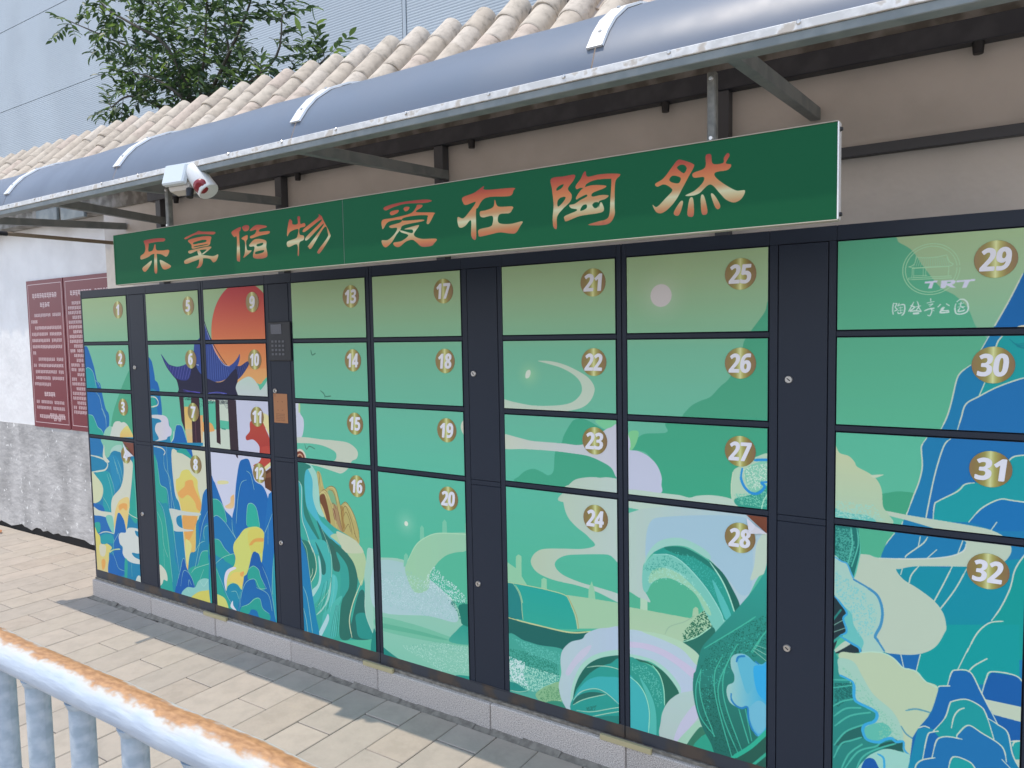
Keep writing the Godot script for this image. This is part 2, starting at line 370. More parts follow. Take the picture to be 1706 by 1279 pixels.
const ART := """
F 4ca37d s 525 461 484 502 432 564 378 637 322 722 291 796 265 913 547 895 571 450
G 1464a5 1a6ea8 v s 1 309 25 318 51 317 71 334 103 392 131 455 153 528 188 549 201 590 215 642 238 705 266 730 272 766 260 814 224 837 204 938 -72 957
F 1f979b s 4 467 30 456 56 450 95 463 118 487 133 534 142 587 -11 596
L a9cfae 3 30 461 56 450 95 463 118 487 133 534 141 576
L a9cfae 3 133 529 157 539 188 570
L a9cfae 3 135 605 172 633 187 675 206 727 231 768 230 821
L a9cfae 3 184 704 207 716 232 757
F 2a9f8c s -28 756 54 750 84 756 110 790 132 821 175 839 201 870 194 934 -50 950
L a9cfae 3 34 750 59 749 84 756 110 790 132 821 175 839 201 870
G c5cabc cfd0bc h s 202 859 224 831 265 811 304 811 315 795 340 778 383 773 406 780 434 776 466 787 491 811 515 846 530 880 545 915 194 939
F 8fc5a8 s 202 859 224 831 265 813 294 817 269 871 243 930 194 934
G d8cf78 dca860 v s 385 853 416 821 465 797 491 811 524 850 537 895 399 899
F 1c7f9f p -13 896 652 855 594 1762 -53 1809
F 1c72a4 s 16 902 176 900 183 969 107 1005 13 997
F 82bd9e s 177 892 439 891 411 975 365 963 296 961 258 990 236 1007 196 1006 186 945
F a7c7b4 s 260 978 284 946 341 923 396 923 378 962 310 960
F 1f979b s 73 1121 226 1097 268 1169 274 1245 247 1340 150 1351 142 1220
F 1f86a8 s 249 1014 294 987 347 1006 382 1067 360 1145 292 1212 270 1153
F 2a9f8c s 500 1020 539 1024 526 1367 448 1354 425 1320 458 1256 484 1148
L a9cfae 2.5 211 1113 246 1194 264 1277
L a9cfae 2.5 233 1103 270 1165 290 1228
L a9cfae 2.5 303 1028 346 1101 371 1174
L a9cfae 2.5 339 1014 371 1070 387 1127
L a9cfae 2.5 138 1259 189 1300 222 1343
L a9cfae 2.5 292 999 320 1050 330 1102
L a9cfae 2.5 503 1057 521 1219 515 1346
L a9cfae 2.5 526 1025 533 1188
F cdcdb4 s 379 955 411 975 501 1013 498 1080 476 1171 444 1287 402 1436 383 1469 377 1386 313 1348 280 1429 250 1487 249 1402 236 1349 254 1262 357 1183 398 1103 402 1028
F dcc27a s 303 1303 349 1260 433 1236 449 1279 423 1365 392 1445 377 1386 316 1344 281 1413 252 1463 269 1368
F e0a358 s 324 1301 374 1280 421 1282 411 1321 371 1311 335 1330
L cdcdb4 11 4 1009 107 1013 191 1026 224 1052 192 1087 111 1104 22 1118
F cdcdb4 s 172 1008 194 930 201 998 247 1033 204 1040
F cdcfa4 s 24 1125 92 1147 146 1188 152 1234 121 1284 68 1310 19 1311
F 1464a5 s 21 1319 132 1322 149 1363 22 1366
F cdcdb4 s 16 1339 99 1357 249 1355 260 1385 139 1392 16 1391
F 1b6aa6 s 18 1403 182 1394 220 1436 246 1487 158 1479 83 1513 13 1479
F 7ac0a8 s 168 1388 247 1379 251 1479 210 1461
F 2a9f8c s 34 1444 91 1437 93 1484 62 1504 30 1484
G d2c860 d6c08a v s 15 1486 54 1505 84 1525 94 1571 164 1561 217 1577 196 1603 178 1637 165 1765 3 1776
F cfc9ac s 75 1581 148 1579 127 1645 76 1645
F e0a358 s 87 1683 117 1666 134 1683 118 1725 91 1738
F 1f979b s 93 1524 149 1500 214 1495 243 1511 237 1547 179 1555 127 1570 90 1556
L cdcdb4 6 76 1510 128 1491 187 1483 254 1486
F 1464a5 s 236 1621 256 1494 313 1348 377 1394 389 1476 327 1476 308 1533 356 1603 355 1726 166 1757 193 1627
F b9c98c s 194 1615 239 1593 310 1579 304 1572 247 1584 196 1603
F cdd0c3 s 305 1495 328 1470 384 1461 407 1435 441 1423 521 1419 527 1435 491 1436 502 1461 529 1479 534 1565 447 1578 471 1601 543 1612 541 1634 434 1641 368 1624 340 1597 344 1558 314 1540
F 2a9f8c s 360 1637 390 1644 370 1770 346 1774
F c9cdbd s 469 1768 486 1723 520 1710 542 1763
L a9cfae 2.5 244 1542 276 1506 307 1475
L a9cfae 2.5 224 1607 257 1657 284 1699 353 1707
L a9cfae 2.5 433 1645 432 1729
L cdcdb4 5 447 1294 427 1327 462 1345 527 1356
L a9cfae 2.5 232 1590 247 1518
F 7c4a3c p 405 897 558 898 550 983 504 977
F 1464a5 s 720 398 754 399 770 431 783 490 786 515 812 533 819 587 703 590
F 1c7f9f s 722 590 817 587 836 641 836 711 871 720 904 756 906 843 893 887 703 900
F 1b6aa6 s 817 592 836 641 836 714 801 715 792 653
F 2a9f8c s 729 617 776 626 787 664 724 678
L cdcdb4 8 729 614 777 615 805 636 794 661 729 673
G cfcabf cbc6d2 h s 724 721 815 715 871 720 896 741 903 773 924 793 917 826 883 839 859 856 735 874 793 855 760 808 777 768 826 755 804 740 723 735
L d6d2c8 5 913 869 938 841 946 802
F 1464a5 s 902 886 942 846 966 775 990 765 1021 766 1041 792 1067 848 1078 879
L a9cfae 3 943 840 969 772 990 763 1021 766 1041 792 1074 869
F 23233c s 856 358 880 398 933 424 1004 435 1058 429 1102 417 1167 360 1193 309 1257 294 1339 300 1317 593 1015 602 1013 560 997 513 964 487 913 445 880 403
F 2e3878 s 860 366 933 424 1004 435 1058 430 1102 420 1140 438 1104 506 998 502 922 448 880 400
L 8a86c8 2 899 411 909 432
L 8a86c8 2 924 424 919 452
L 8a86c8 2 950 430 937 462
L 8a86c8 2 977 435 958 478
L 8a86c8 2 1004 436 981 491
L 8a86c8 2 1031 435 1006 500
L 8a86c8 2 1057 432 1028 503
L 8a86c8 2 1084 427 1051 506
L 8a86c8 2 1110 435 1078 505
L 8a86c8 2 1133 446 1103 500
F 345092 s 1167 358 1193 299 1290 300 1276 482 1226 473 1195 445 1184 422 1170 386
L 1f2a52 2.5 1201 317 1184 422
L 1f2a52 2.5 1217 317 1201 422
L 1f2a52 2.5 1234 317 1218 422
L c9d2e0 3 1188 422 1209 424 1227 414
L 5048a0 4 1055 563 1142 572 1231 578
L 5048a0 3 1059 574 1151 570 1231 575
F 2f2230 p 1014 587 1318 578 1316 603 1012 608
F 5fb795 p 1057 601 1127 601 1135 661 1065 664
G dcb45e d8c08c v p 1056 659 1131 656 1125 887 1078 879 1054 791
G c9b98a e0b06a v p 1059 783 1129 782 1125 887 1074 880
F 5fb795 p 1200 597 1267 599 1259 707 1199 710
G e0a060 d8c8a0 v p 1200 700 1276 696 1262 888 1195 882
F 3a2430 p 1012 602 1054 606 1056 796 1025 740
F 38222e p 1124 599 1200 597 1198 897 1118 903
L 8a5a60 3 1153 733 1152 880
N 1f3a3a 160 3 1056 604 1131 601 1129 620 1055 622
N 1f3a3a 160 3 1195 599 1267 599 1256 636 1203 658
G 1c7f9f 1f7fa4 v p 696 884 1290 845 1256 1762 668 1794
F 1c72a4 s 735 897 852 897 913 922 921 1048 925 1152 904 1252 872 1256 856 1144 787 1125 760 979
F cdcdb0 s 913 922 988 920 1083 946 1124 965 1114 893 1288 881 1270 1113 1200 1128 1169 1221 1140 1283 1114 1316 1096 1473 1065 1477 1018 1604 999 1540 981 1303 963 1215 925 1152
G d6cc6a dcae60 v s 943 1083 976 1065 1004 1026 1066 1013 1100 1039 1146 1064 1148 1115 1176 1206 1142 1261 1114 1316 1097 1458 1021 1596 1004 1546 984 1273 960 1186 939 1136
F e0a358 s 956 1156 1021 1113 1036 1082 1098 1069 1113 1104 1134 1138 1171 1192 1162 1237 1127 1226 1112 1191 1054 1157 991 1183
F dca055 s 989 1287 1124 1271 1100 1340 1046 1413 1009 1411
F d6d080 s 1009 1418 1062 1441 1037 1519 1019 1566 1001 1509
F c5cabc s 817 1292 832 1268 885 1254 973 1255 1046 1254 1155 1249 1148 1264 1057 1275 970 1283 931 1301 929 1332 952 1351 1014 1358 1081 1353 1074 1361 987 1375 912 1383 875 1369 859 1333 828 1321
L cdcdb4 7 741 903 812 907 849 927 832 949
F 1464a5 s 1052 883 1094 887 1112 915 1113 951 1085 928
F 2a9f8c s 963 919 1002 900 1051 898 1085 921 1108 944 1083 946 1036 928 988 924
F 2a9f8c s 727 981 760 983 773 1054 787 1121 843 1145 854 1243 890 1344 901 1433 892 1541 918 1613 914 1735 711 1755 709 1336
F 1d8a9a s 752 1223 804 1294 843 1441 853 1623 862 1744 908 1736 924 1612 892 1541 897 1434 854 1243 797 1234
L a9cfae 2.5 752 1220 806 1278 831 1428 849 1593 860 1691
L a9cfae 2.5 739 1290 779 1358 788 1480 827 1551
L a9cfae 2.5 835 943 835 1018 886 1089 886 1239 901 1433 930 1618
L a9cfae 2.5 865 896 870 1060 906 1222 917 1250
L a9cfae 2.5 760 983 773 1054 787 1125 849 1149 865 1256
L a9cfae 2.5 786 1503 783 1619
F 1c7f9f s 1200 1128 1270 1113 1259 1269 1262 1528 1168 1543 1106 1575 1049 1606 1016 1606 1045 1495 1096 1469 1110 1360 1127 1307 1158 1281 1169 1221
F 1b6aa6 s 1200 1128 1270 1113 1258 1283 1198 1305 1155 1398 1142 1415 1138 1313 1162 1280
F 2a9f8c s 1018 1608 1051 1572 1120 1550 1264 1510 1256 1616 1084 1690
F 2a9f8c s 1113 1559 1134 1519 1156 1468 1257 1446 1257 1522
L a9cfae 2.5 1233 1308 1197 1320 1182 1351 1185 1394
L a9cfae 2.5 1240 1213 1174 1308 1127 1454 1081 1579
L a9cfae 2.5 1190 1401 1141 1422 1096 1473
L a9cfae 2.5 1113 1551 1156 1468 1233 1453
L a9cfae 2.5 1049 1603 1094 1569 1228 1522
L a9cfae 2.5 1166 1565 1098 1673
F 175ba0 s 880 1756 944 1601 968 1541 987 1534 1002 1577 1030 1609 1052 1636 1078 1691 1021 1724
L a9cfae 2.5 920 1658 947 1593 968 1541 989 1533 1005 1580 1036 1616
L a9cfae 2.5 938 1700 968 1612 1006 1602 1052 1636 1073 1684
L a9cfae 2.5 1014 1687 1021 1649 1043 1675
L a9cfae 2.5 897 1707 929 1626
F cdcdb4 s 727 1612 782 1623 806 1654 806 1692 770 1691 754 1717 720 1730
F 8cc3b4 s 944 1753 998 1697 1073 1684 1112 1640 1174 1615 1232 1628 1242 1721 1102 1769
L b8d8c8 2 998 1701 1021 1724
L b8d8c8 2 1125 1638 1159 1662 1197 1622
F d2c860 s 1030 1760 1095 1710 1169 1686 1251 1675 1251 1756 1138 1769
S b94048 d8804f dca060 1600 264 267
G dc9660 dcaa66 v s 1286 375 1444 422 1549 441 1784 439 1788 483 1749 509 1717 520 1626 486 1518 540 1273 535
F 5cb894 s 1683 518 1702 520 1726 514 1750 494 1789 473 1787 508 1747 534 1715 555
G bccfbe c2c8c4 v s 1514 540 1536 514 1586 490 1634 480 1672 496 1702 525 1716 547 1748 524 1788 493 1789 598 1509 602
F 344a8c s 1175 320 1234 270 1267 164 1278 205 1324 281 1342 311 1348 336 1372 370 1428 414 1468 427 1510 411 1545 385 1564 365 1560 395 1533 436 1481 473 1430 500 1361 512 1250 498
L 1e2850 2.2 1290 312 1286 503
L 1e2850 2.2 1309 312 1305 503
L 1e2850 2.2 1327 325 1324 502
L 1e2850 2.2 1345 341 1343 502
L 1e2850 2.2 1363 357 1362 502
L 1e2850 2.2 1380 372 1381 501
L 1e2850 2.2 1398 388 1400 496
L 1e2850 2.2 1415 403 1419 491
L 1e2850 2.2 1432 419 1437 486
L 1e2850 2.2 1449 434 1456 481
L 1e2850 2.2 1467 449 1475 476
L 1e2850 2.2 1484 464 1493 471
L 1e2850 2.2 1501 479 1511 466
L 6a80b8 1.3 1298 320 1295 500
L 6a80b8 1.3 1317 320 1314 500
L 6a80b8 1.3 1335 340 1333 499
L 6a80b8 1.3 1352 356 1352 499
L 6a80b8 1.3 1370 372 1371 499
L 6a80b8 1.3 1387 387 1389 498
L 6a80b8 1.3 1405 403 1408 493
L 6a80b8 1.3 1422 418 1427 488
L 6a80b8 1.3 1440 433 1446 483
L 6a80b8 1.3 1457 449 1465 478
L 6a80b8 1.3 1474 464 1483 473
L 6a80b8 1.3 1491 479 1501 468
L 161a38 5 1267 164 1295 230 1328 286 1365 336 1417 391 1454 423
L c8d0e0 2.5 1278 205 1312 276 1345 326 1393 391 1431 421 1478 428
F 283468 s 1525 431 1566 426 1624 402 1634 418 1587 466 1537 498 1517 488
L 6a74b0 2.2 1554 431 1529 493
L 6a74b0 2.2 1570 427 1545 493
L 6a74b0 2.2 1591 421 1562 485
L 6a74b0 2.2 1609 411 1583 469
L 6a74b0 2.2 1623 406 1605 446
F 23233c s 1241 499 1361 515 1430 502 1525 442 1539 498 1519 540 1515 607 1232 617
L 4a50a8 5 1279 578 1357 568 1441 573
L 8088c8 2 1288 573 1424 574
F c5c6d4 p 1506 597 1804 597 1794 883 1510 889
F c6d0ba p 1232 612 1455 609 1460 888 1211 889
F 58b896 p 1232 620 1341 619 1342 770 1219 780
F e0a45c s 1223 736 1293 738 1317 764 1314 781 1219 788
F 58b896 p 1370 718 1449 721 1451 764 1373 763
F 3f8f78 p 1381 759 1419 761 1419 769 1385 766
F 342028 p 1340 608 1374 612 1371 850 1337 840
F 342630 p 1446 604 1516 607 1521 888 1451 886
N 202c34 260 3 1232 614 1337 613 1335 632 1231 636
N 202c34 260 3 1374 612 1448 612 1447 631 1373 633
N 202c34 60 3 1408 632 1447 631 1445 660
G b34a3a a83a34 v s 1585 793 1619 763 1631 711 1736 716 1745 745 1773 794 1794 888 1698 885 1691 840 1667 816 1636 805 1592 812
F dcd498 s 1720 666 1783 688 1785 783 1746 740 1727 711
F cacbd6 p 1260 889 1808 892 1798 1762 1243 1773
F 342630 p 1492 894 1512 893 1513 915 1499 907
F b8483c s 1625 942 1676 925 1702 893 1706 842 1790 837 1786 900 1721 947
F cacbd6 s 1567 896 1678 892 1679 912 1654 931 1620 943
F dcd498 p 1713 949 1786 904 1785 925 1723 963
F 5a3624 p 1715 974 1784 936 1786 1071 1723 1049
F 7a4c34 p 1718 988 1777 958 1776 990 1719 1002
F d8d296 s 1327 1054 1370 1045 1417 1045 1416 1058 1338 1069
G e0b070 dcc090 v s 1383 1184 1427 1161 1435 1130 1465 1115 1457 1180 1406 1195
G 1464a5 1a6ea8 v s 1467 1171 1478 1095 1495 1020 1524 936 1560 915 1599 914 1619 957 1642 1020 1691 1038 1717 1057 1741 1104 1747 1183 1763 1267 1767 1731 1403 1742 1416 1389 1438 1250
F 1b6eaa s 1741 1104 1759 1074 1786 1071 1784 1193 1798 1406 1798 1762 1673 1499 1703 1275
G 1464a5 1c7aa4 v s 1259 1060 1296 1057 1318 1089 1350 1146 1382 1204 1433 1235 1460 1277 1466 1351 1443 1514 1222 1549
F 2a9f8c s 1250 1173 1301 1152 1348 1169 1376 1204 1392 1271 1342 1254 1301 1244 1242 1289
F 1b73a6 s 1242 1289 1300 1248 1354 1260 1400 1292 1444 1339 1448 1445 1329 1432 1234 1391
F 2a9f8c s 1235 1379 1278 1377 1321 1379 1355 1413 1401 1440 1442 1442 1449 1513 1384 1508 1338 1476 1227 1478
F 1f87a0 s 1227 1486 1338 1484 1449 1520 1506 1616 1474 1751 1229 1783
F 2a9f8c s 1236 1531 1285 1539 1338 1654 1382 1708 1402 1758 1229 1783
F 2eab92 s 1559 1264 1571 1167 1595 1144 1628 1149 1649 1180 1666 1262 1609 1271
F cdcf6e s 1438 1416 1447 1377 1491 1333 1540 1289 1610 1267 1665 1265 1699 1290 1688 1350 1670 1448 1651 1407 1617 1403 1594 1423 1567 1486 1547 1527 1513 1555 1497 1622 1461 1602 1419 1601 1376 1624 1359 1654 1346 1598 1370 1541 1432 1508 1453 1459
F d2c860 s 1574 1292 1665 1269 1696 1305 1679 1395 1635 1391 1600 1411 1569 1367
F dca050 s 1575 1366 1616 1332 1686 1317 1688 1335 1627 1345 1594 1367
F e0c868 s 1378 1593 1429 1542 1489 1529 1517 1539 1501 1602 1461 1598 1414 1594
F e0a358 s 1489 1533 1519 1520 1514 1544 1493 1551
F d8d0d4 s 1346 1598 1370 1541 1432 1509 1455 1515 1400 1543 1373 1586 1359 1654
G 165a9e 1c72a6 v s 1554 1511 1600 1408 1640 1405 1660 1442 1686 1467 1714 1536 1752 1632 1782 1750 1474 1751 1492 1649 1515 1570
F 2a9f8c s 1551 1556 1560 1502 1601 1477 1640 1489 1654 1524 1689 1586 1628 1588 1602 1548
F 2a9f8c s 1473 1759 1488 1718 1547 1692 1595 1653 1641 1645 1660 1693 1719 1719 1706 1751 1634 1746 1614 1717 1568 1718 1544 1745
F 2a98a0 s 1763 1412 1782 1402 1780 1699 1764 1746 1741 1597
F d0d070 s 1249 1693 1323 1691 1358 1712 1366 1757 1256 1762
F dcd6d6 s 1392 1736 1413 1698 1417 1724 1448 1753
L a9cfae 2.5 1578 975 1611 994 1634 1069
L a9cfae 2.5 1575 1023 1528 1046 1495 1138 1472 1268
L a9cfae 2.5 1242 1285 1301 1244 1366 1266 1416 1305 1466 1351
L a9cfae 2.5 1274 1517 1351 1467 1443 1434
L a9cfae 2.5 1278 1377 1321 1379 1361 1416 1407 1442
L a9cfae 2.5 1559 1264 1571 1167 1595 1144 1628 1149 1651 1180 1666 1262
L a9cfae 2.5 1282 1547 1328 1617 1371 1686 1400 1712
L a9cfae 2.5 1404 1650 1446 1642 1467 1677
L a9cfae 2.5 1476 1721 1493 1642 1538 1573 1608 1547 1645 1589 1701 1579
L a9cfae 2.5 1769 1180 1733 1242 1702 1290
L a9cfae 2.5 1674 1469 1714 1536 1746 1633 1762 1732
L a9cfae 2.5 1617 1590 1710 1610 1737 1693
L a9cfae 2.5 1560 1502 1601 1477 1642 1491 1657 1527 1700 1582
L a9cfae 2.5 1488 1718 1547 1692 1601 1654 1643 1646 1662 1693 1714 1712
L a9cfae 2.5 1765 1411 1745 1560 1748 1603
L a9cfae 2.5 1733 1242 1726 1345
L a9cfae 2.5 1438 1250 1440 1310 1466 1351
L a9cfae 2.5 1282 1158 1319 1154 1354 1173 1379 1211 1392 1271
L a9cfae 2.5 1462 1746 1482 1636
L 4a8068 6 2101 346 2109 368 2133 360
L 4a8068 6 2158 538 2178 550 2190 564 2228 561
L 4a8068 4 2181 552 2186 572
F c8cbd4 s 1963 607 2007 607 2009 653 2030 680 2031 721 2011 771 1953 782
F b8d090 s 2000 605 2010 607 2009 644 1998 649
F c3cab2 s 1960 777 2041 769 2140 772 2243 772 2323 776 2371 795 2391 820 2381 847 2350 862 2323 900 2279 926 2235 923 2133 907 2021 898 2134 896 2225 872 2248 853 2246 830 2215 815 2152 801 2073 797 1958 800
L 4a8068 5 2033 802 2044 827 2066 811 2105 822
C d8d0b8 1997 871 42
C 7c4030 1996 874 34
C c8a080 1996 874 22
C 6c3628 1996 876 16
F b8aa68 s 2123 1048 2118 1004 2110 939 2127 930 2141 951 2159 1011 2180 1002 2206 992 2231 1000 2248 1028 2264 1080 2294 1059 2318 1070 2350 1109 2372 1167 2382 1212 2378 1252 2349 1242 2291 1221 2236 1210 2181 1181 2136 1146
F 7fae82 s 2182 1020 2210 1017 2234 1051 2238 1083 2207 1075 2193 1048
F 754a30 s 2124 1055 2137 1041 2157 1039 2167 1058 2182 1107 2194 1175 2172 1167 2158 1132 2129 1084
F cdc07c s 2129 1088 2149 1111 2167 1164 2152 1148
F a88a60 s 2217 1081 2247 1100 2272 1205 2252 1193 2234 1156
F 8a5c44 s 2211 1100 2226 1113 2233 1159 2219 1147
F a8884c s 2267 1090 2287 1095 2284 1153 2293 1177 2272 1205
L 6c4a30 2 2118 1004 2131 952 2121 934
L 6c4a30 2 2124 1037 2159 1015 2183 1041 2215 1118 2233 1174
L 6c4a30 2 2169 1010 2206 994 2236 1003 2252 1041 2267 1098 2282 1189
L 6c4a30 2 2190 1012 2220 1019 2238 1065 2259 1156 2277 1205
L 6c4a30 2 2268 1079 2299 1060 2327 1080 2355 1119 2377 1177 2382 1219
L 6c4a30 2 2276 1104 2298 1080 2321 1113 2343 1167 2360 1222
L 6c4a30 2 2285 1128 2301 1108 2324 1148 2336 1211
L 6c4a30 2 2282 1204 2313 1164 2327 1198
L 6c4a30 2 2207 1083 2217 1074 2236 1101
L 6c4a30 2 2351 1202 2374 1238
L ddd094 2.5 2132 1029 2169 1025 2197 1069 2224 1139 2232 1192
L ddd094 2.5 2121 1041 2153 1030 2177 1057
L ddd094 2.5 2180 1005 2211 999 2235 1018 2248 1064
L ddd094 2.5 2293 1069 2327 1091 2354 1141
L ddd094 2.5 2131 941 2144 1002
G 3aa594 3fa890 v s 1968 901 2049 900 2090 922 2110 954 2121 1033 2123 1092 2152 1148 2212 1188 2291 1214 2350 1234 2387 1258 2405 1287 2406 1283 2419 1310 2420 1345 2405 1401 2409 1429 2403 1552 2420 1613 2470 1678 2067 1764 2058 1617 2034 1470 2007 1361 1962 1299
F 4fb4be s 2009 940 2048 922 2084 949 2083 1067 2120 1163 2180 1203 2240 1239 2279 1270 2228 1269 2148 1222 2098 1176 2057 1144 2027 1103 2021 1014
F 9fd0bc s 2033 901 2070 902 2093 922 2112 953 2122 1033 2124 1092 2152 1148 2111 1138 2077 1067 2077 971
F 2f7f6e s 1973 902 2049 902 2069 917 2031 938 2018 1022 2027 1103 2056 1167 2114 1263 2143 1326 2111 1330 2067 1262 2016 1202 2005 1105 2005 1015 1968 993
F 3fa8a8 s 1973 992 1999 1023 2000 1098 2013 1164 2053 1216 2113 1282 2122 1329 2063 1337 2020 1239 1994 1167 1992 1054
F 2c6e64 s 2098 1173 2138 1216 2178 1247 2228 1277 2287 1304 2164 1323 2126 1243
F 2f7a68 s 1968 1291 2033 1289 2068 1341 2081 1399 2067 1453 2038 1492 2026 1426 2013 1360
F 46b0a4 s 2039 1281 2146 1266 2184 1323 2192 1377 2184 1434 2155 1495 2105 1552 2054 1599 2051 1558 2091 1506 2115 1457 2118 1396 2109 1364 2100 1339 2080 1309
F 2c7066 s 2082 1282 2112 1315 2141 1363 2150 1391 2145 1429 2121 1433 2114 1363
G b4c89c b0c890 v s 2230 1221 2260 1243 2350 1234 2387 1265 2415 1300 2420 1341 2405 1401 2385 1447 2361 1408 2334 1348 2287 1293 2229 1258 2189 1238
F c4cba8 s 2231 1211 2291 1217 2350 1234 2387 1258 2405 1287 2287 1304 2258 1272
F 2f7060 s 2188 1253 2228 1269 2287 1301 2335 1340 2357 1387 2361 1437 2336 1528 2308 1607 2303 1714 2231 1729 2237 1613 2256 1536 2299 1477 2306 1417 2294 1365 2251 1324 2206 1302
F 38a090 s 2226 1310 2256 1327 2294 1365 2305 1418 2296 1477 2256 1532 2242 1509 2249 1456 2247 1398 2234 1349
F 35685a s 2184 1275 2212 1290 2230 1331 2248 1372 2242 1402 2221 1406 2201 1398 2194 1344
F 55bcb0 s 2189 1429 2220 1432 2228 1475 2215 1528 2192 1577 2169 1626 2161 1583 2181 1498
G 54b8a4 48b0a0 v s 2122 1628 2171 1589 2215 1543 2256 1521 2223 1586 2209 1663 2195 1737 2088 1759 2108 1683
F a8d2c6 s 2046 1529 2087 1491 2103 1436 2099 1347 2114 1382 2117 1445 2102 1496 2051 1560
F a4d0bc s 2073 1645 2124 1594 2152 1547 2177 1469 2180 1498 2159 1561 2112 1619 2078 1646
F b0d4d0 s 2079 1743 2131 1660 2153 1627 2158 1658 2117 1727 2091 1759
F 2b6e62 s 2368 1483 2403 1473 2404 1552 2418 1607 2460 1680 2303 1714 2323 1604
F 2c9484 s 2345 1594 2403 1576 2421 1620 2470 1678 2363 1701 2343 1643
G a5c8b4 98ccb0 v s 2405 1401 2423 1316 2435 1261 2479 1241 2479 1676 2458 1675 2421 1613 2404 1552 2408 1443
F 58b894 s 2389 1232 2485 1205 2492 1260 2435 1261 2421 1320 2415 1296
G 1e72a8 1f8aa8 v s 1967 1298 1999 1320 2018 1367 2030 1441 2046 1544 2067 1654 2080 1761 1956 1788
L a9cfae 3 2162 1260 2185 1316 2192 1370 2187 1434 2173 1491 2137 1543 2075 1607
L a9cfae 3 1984 1288 2015 1322 2024 1373 2033 1440 2051 1558
L d0dcb4 5 2031 1282 2068 1333 2083 1387 2076 1437 2041 1490
L d0dcb4 3 2056 1418 2052 1445 2037 1468
L c8dcc8 4 1978 990 1998 1024 1992 1167 2020 1239 2063 1337
L a9cfae 2.5 2128 1206 2157 1257 2177 1321
L ccd4a8 6 2391 1421 2337 1517 2307 1592 2298 1645 2312 1712
L b8d8c0 4 2408 1479 2404 1552 2418 1607 2460 1677
L a9cfae 3 1982 1521 2007 1566 2024 1655 2038 1747
L a9cfae 3 1979 1633 1995 1687 2004 1751
L 2c7a6c 2 2075 1614 2104 1556 2135 1476
L 5cc0b0 2 2086 1614 2116 1551 2144 1470
L 8ad0bc 2 2098 1614 2128 1546 2152 1464
L 2c7a6c 2 2110 1614 2140 1541 2161 1458
L 5cc0b0 2 2121 1614 2152 1535 2170 1452
L 8ad0bc 2 2133 1615 2164 1530 2178 1446
L 2c7a6c 2 2145 1615 2175 1525 2187 1440
L 5cc0b0 2 2156 1615 2187 1520 2195 1434
L 8ad0bc 2 2168 1615 2198 1515 2204 1429
L 2c7a6c 2 2164 1736 2183 1661 2213 1573
L 6cc8b8 2 2171 1734 2189 1660 2216 1573
L 2c7a6c 2 2178 1733 2195 1658 2219 1572
L 6cc8b8 2 2186 1731 2202 1657 2222 1571
L 2c7a6c 2 2193 1730 2208 1656 2225 1571
L 6cc8b8 2 2200 1728 2214 1655 2229 1570
L 2c7a6c 2 2208 1727 2220 1653 2232 1570
L 6cc8b8 2 2215 1725 2227 1652 2235 1569
F cdcdb4 s 3023 632 3010 635 2995 653 2992 673 3001 692 3016 703
W d8e8c8 0.35 2675 1116 90
C dce0c8 2675 1116 11
G a2c8b0 86c8a8 v s 2480 1300 2515 1293 2669 1286 2796 1366 2920 1407 2977 1513 2914 1594 3034 1593 3030 1753 2617 1756 2461 1732
G a8c8c0 b0ccc8 v s 2478 1328 2668 1298 2812 1351 2919 1419 2947 1507 2791 1513 2469 1542
F 7cc4a0 p 2752 1191 2755 1124 2765 1112 2776 1122 2777 1181
F 7cc4a0 p 2878 1145 2881 1084 2893 1070 2904 1081 2905 1142
F 7cc4a0 p 2652 1314 2657 1262 2668 1250 2680 1258 2678 1310
F 7cc4a0 p 2999 1135 3003 1073 3034 1064 3033 1130
G 9ecba0 98c8a4 h s 2662 1338 2677 1284 2721 1214 2762 1177 2827 1143 2898 1129 3048 1116 3045 1200 2986 1198 2933 1211 2887 1233 2838 1278 2805 1327 2791 1392 2713 1419
L b4d8b0 4 2677 1284 2721 1214 2762 1177 2827 1143 2898 1129 3033 1118
F 58b892 s 3045 1197 2986 1198 2933 1211 2887 1233 2838 1278 2803 1340 2891 1350 2951 1389 3039 1434
F 78c09c s 2486 1576 2708 1568 2914 1582 3035 1584 3034 1602 2705 1632 2483 1633
F 64b490 s 2502 1603 2707 1593 2883 1595 2867 1604 2690 1613 2501 1623
G 2c9a84 48a890 v s 2902 1603 2946 1544 2985 1511 3037 1501 3035 1584
F 1f7a68 s 2957 1437 2995 1421 3039 1421 3037 1507 2977 1513 2967 1484
N 1f7a68 420 5 2896 1417 2950 1420 3040 1403 3037 1513 2977 1519 2948 1463
N cfe0d8 900 5 2764 1372 2798 1316 2830 1286 2891 1325 2967 1362 3017 1407 2965 1423 2858 1406
N 8cc4b4 900 4 2512 1362 2717 1323 2919 1419 2947 1507 2709 1522 2506 1509
N c8dcd8 900 4 2511 1389 2716 1342 2919 1426 2932 1503 2710 1503 2507 1495
N b8dcc8 1200 4 2620 1684 2867 1617 3019 1602 3016 1720 2847 1748
N 6cb898 300 4 2654 1676 2867 1604 3019 1608 2865 1668
F 258a7a s 2456 1639 2481 1687 2519 1716 2617 1750 2701 1757 2449 1795
F 2c9a84 s 2932 1747 3031 1732 3030 1766
F bfcdb6 s 3375 390 3434 391 3491 403 3547 425 3591 449 3615 477 3618 502 3601 536 3567 562 3511 577 3454 582 3310 584 3198 582 3199 544 3262 553 3347 563 3431 561 3500 552 3540 534 3565 503 3560 469 3530 440 3479 416 3422 401
W d4e0a0 0.35 3335 443 75
F d0d8c4 s 3316 448 3323 430 3337 425 3341 438 3333 454 3320 458
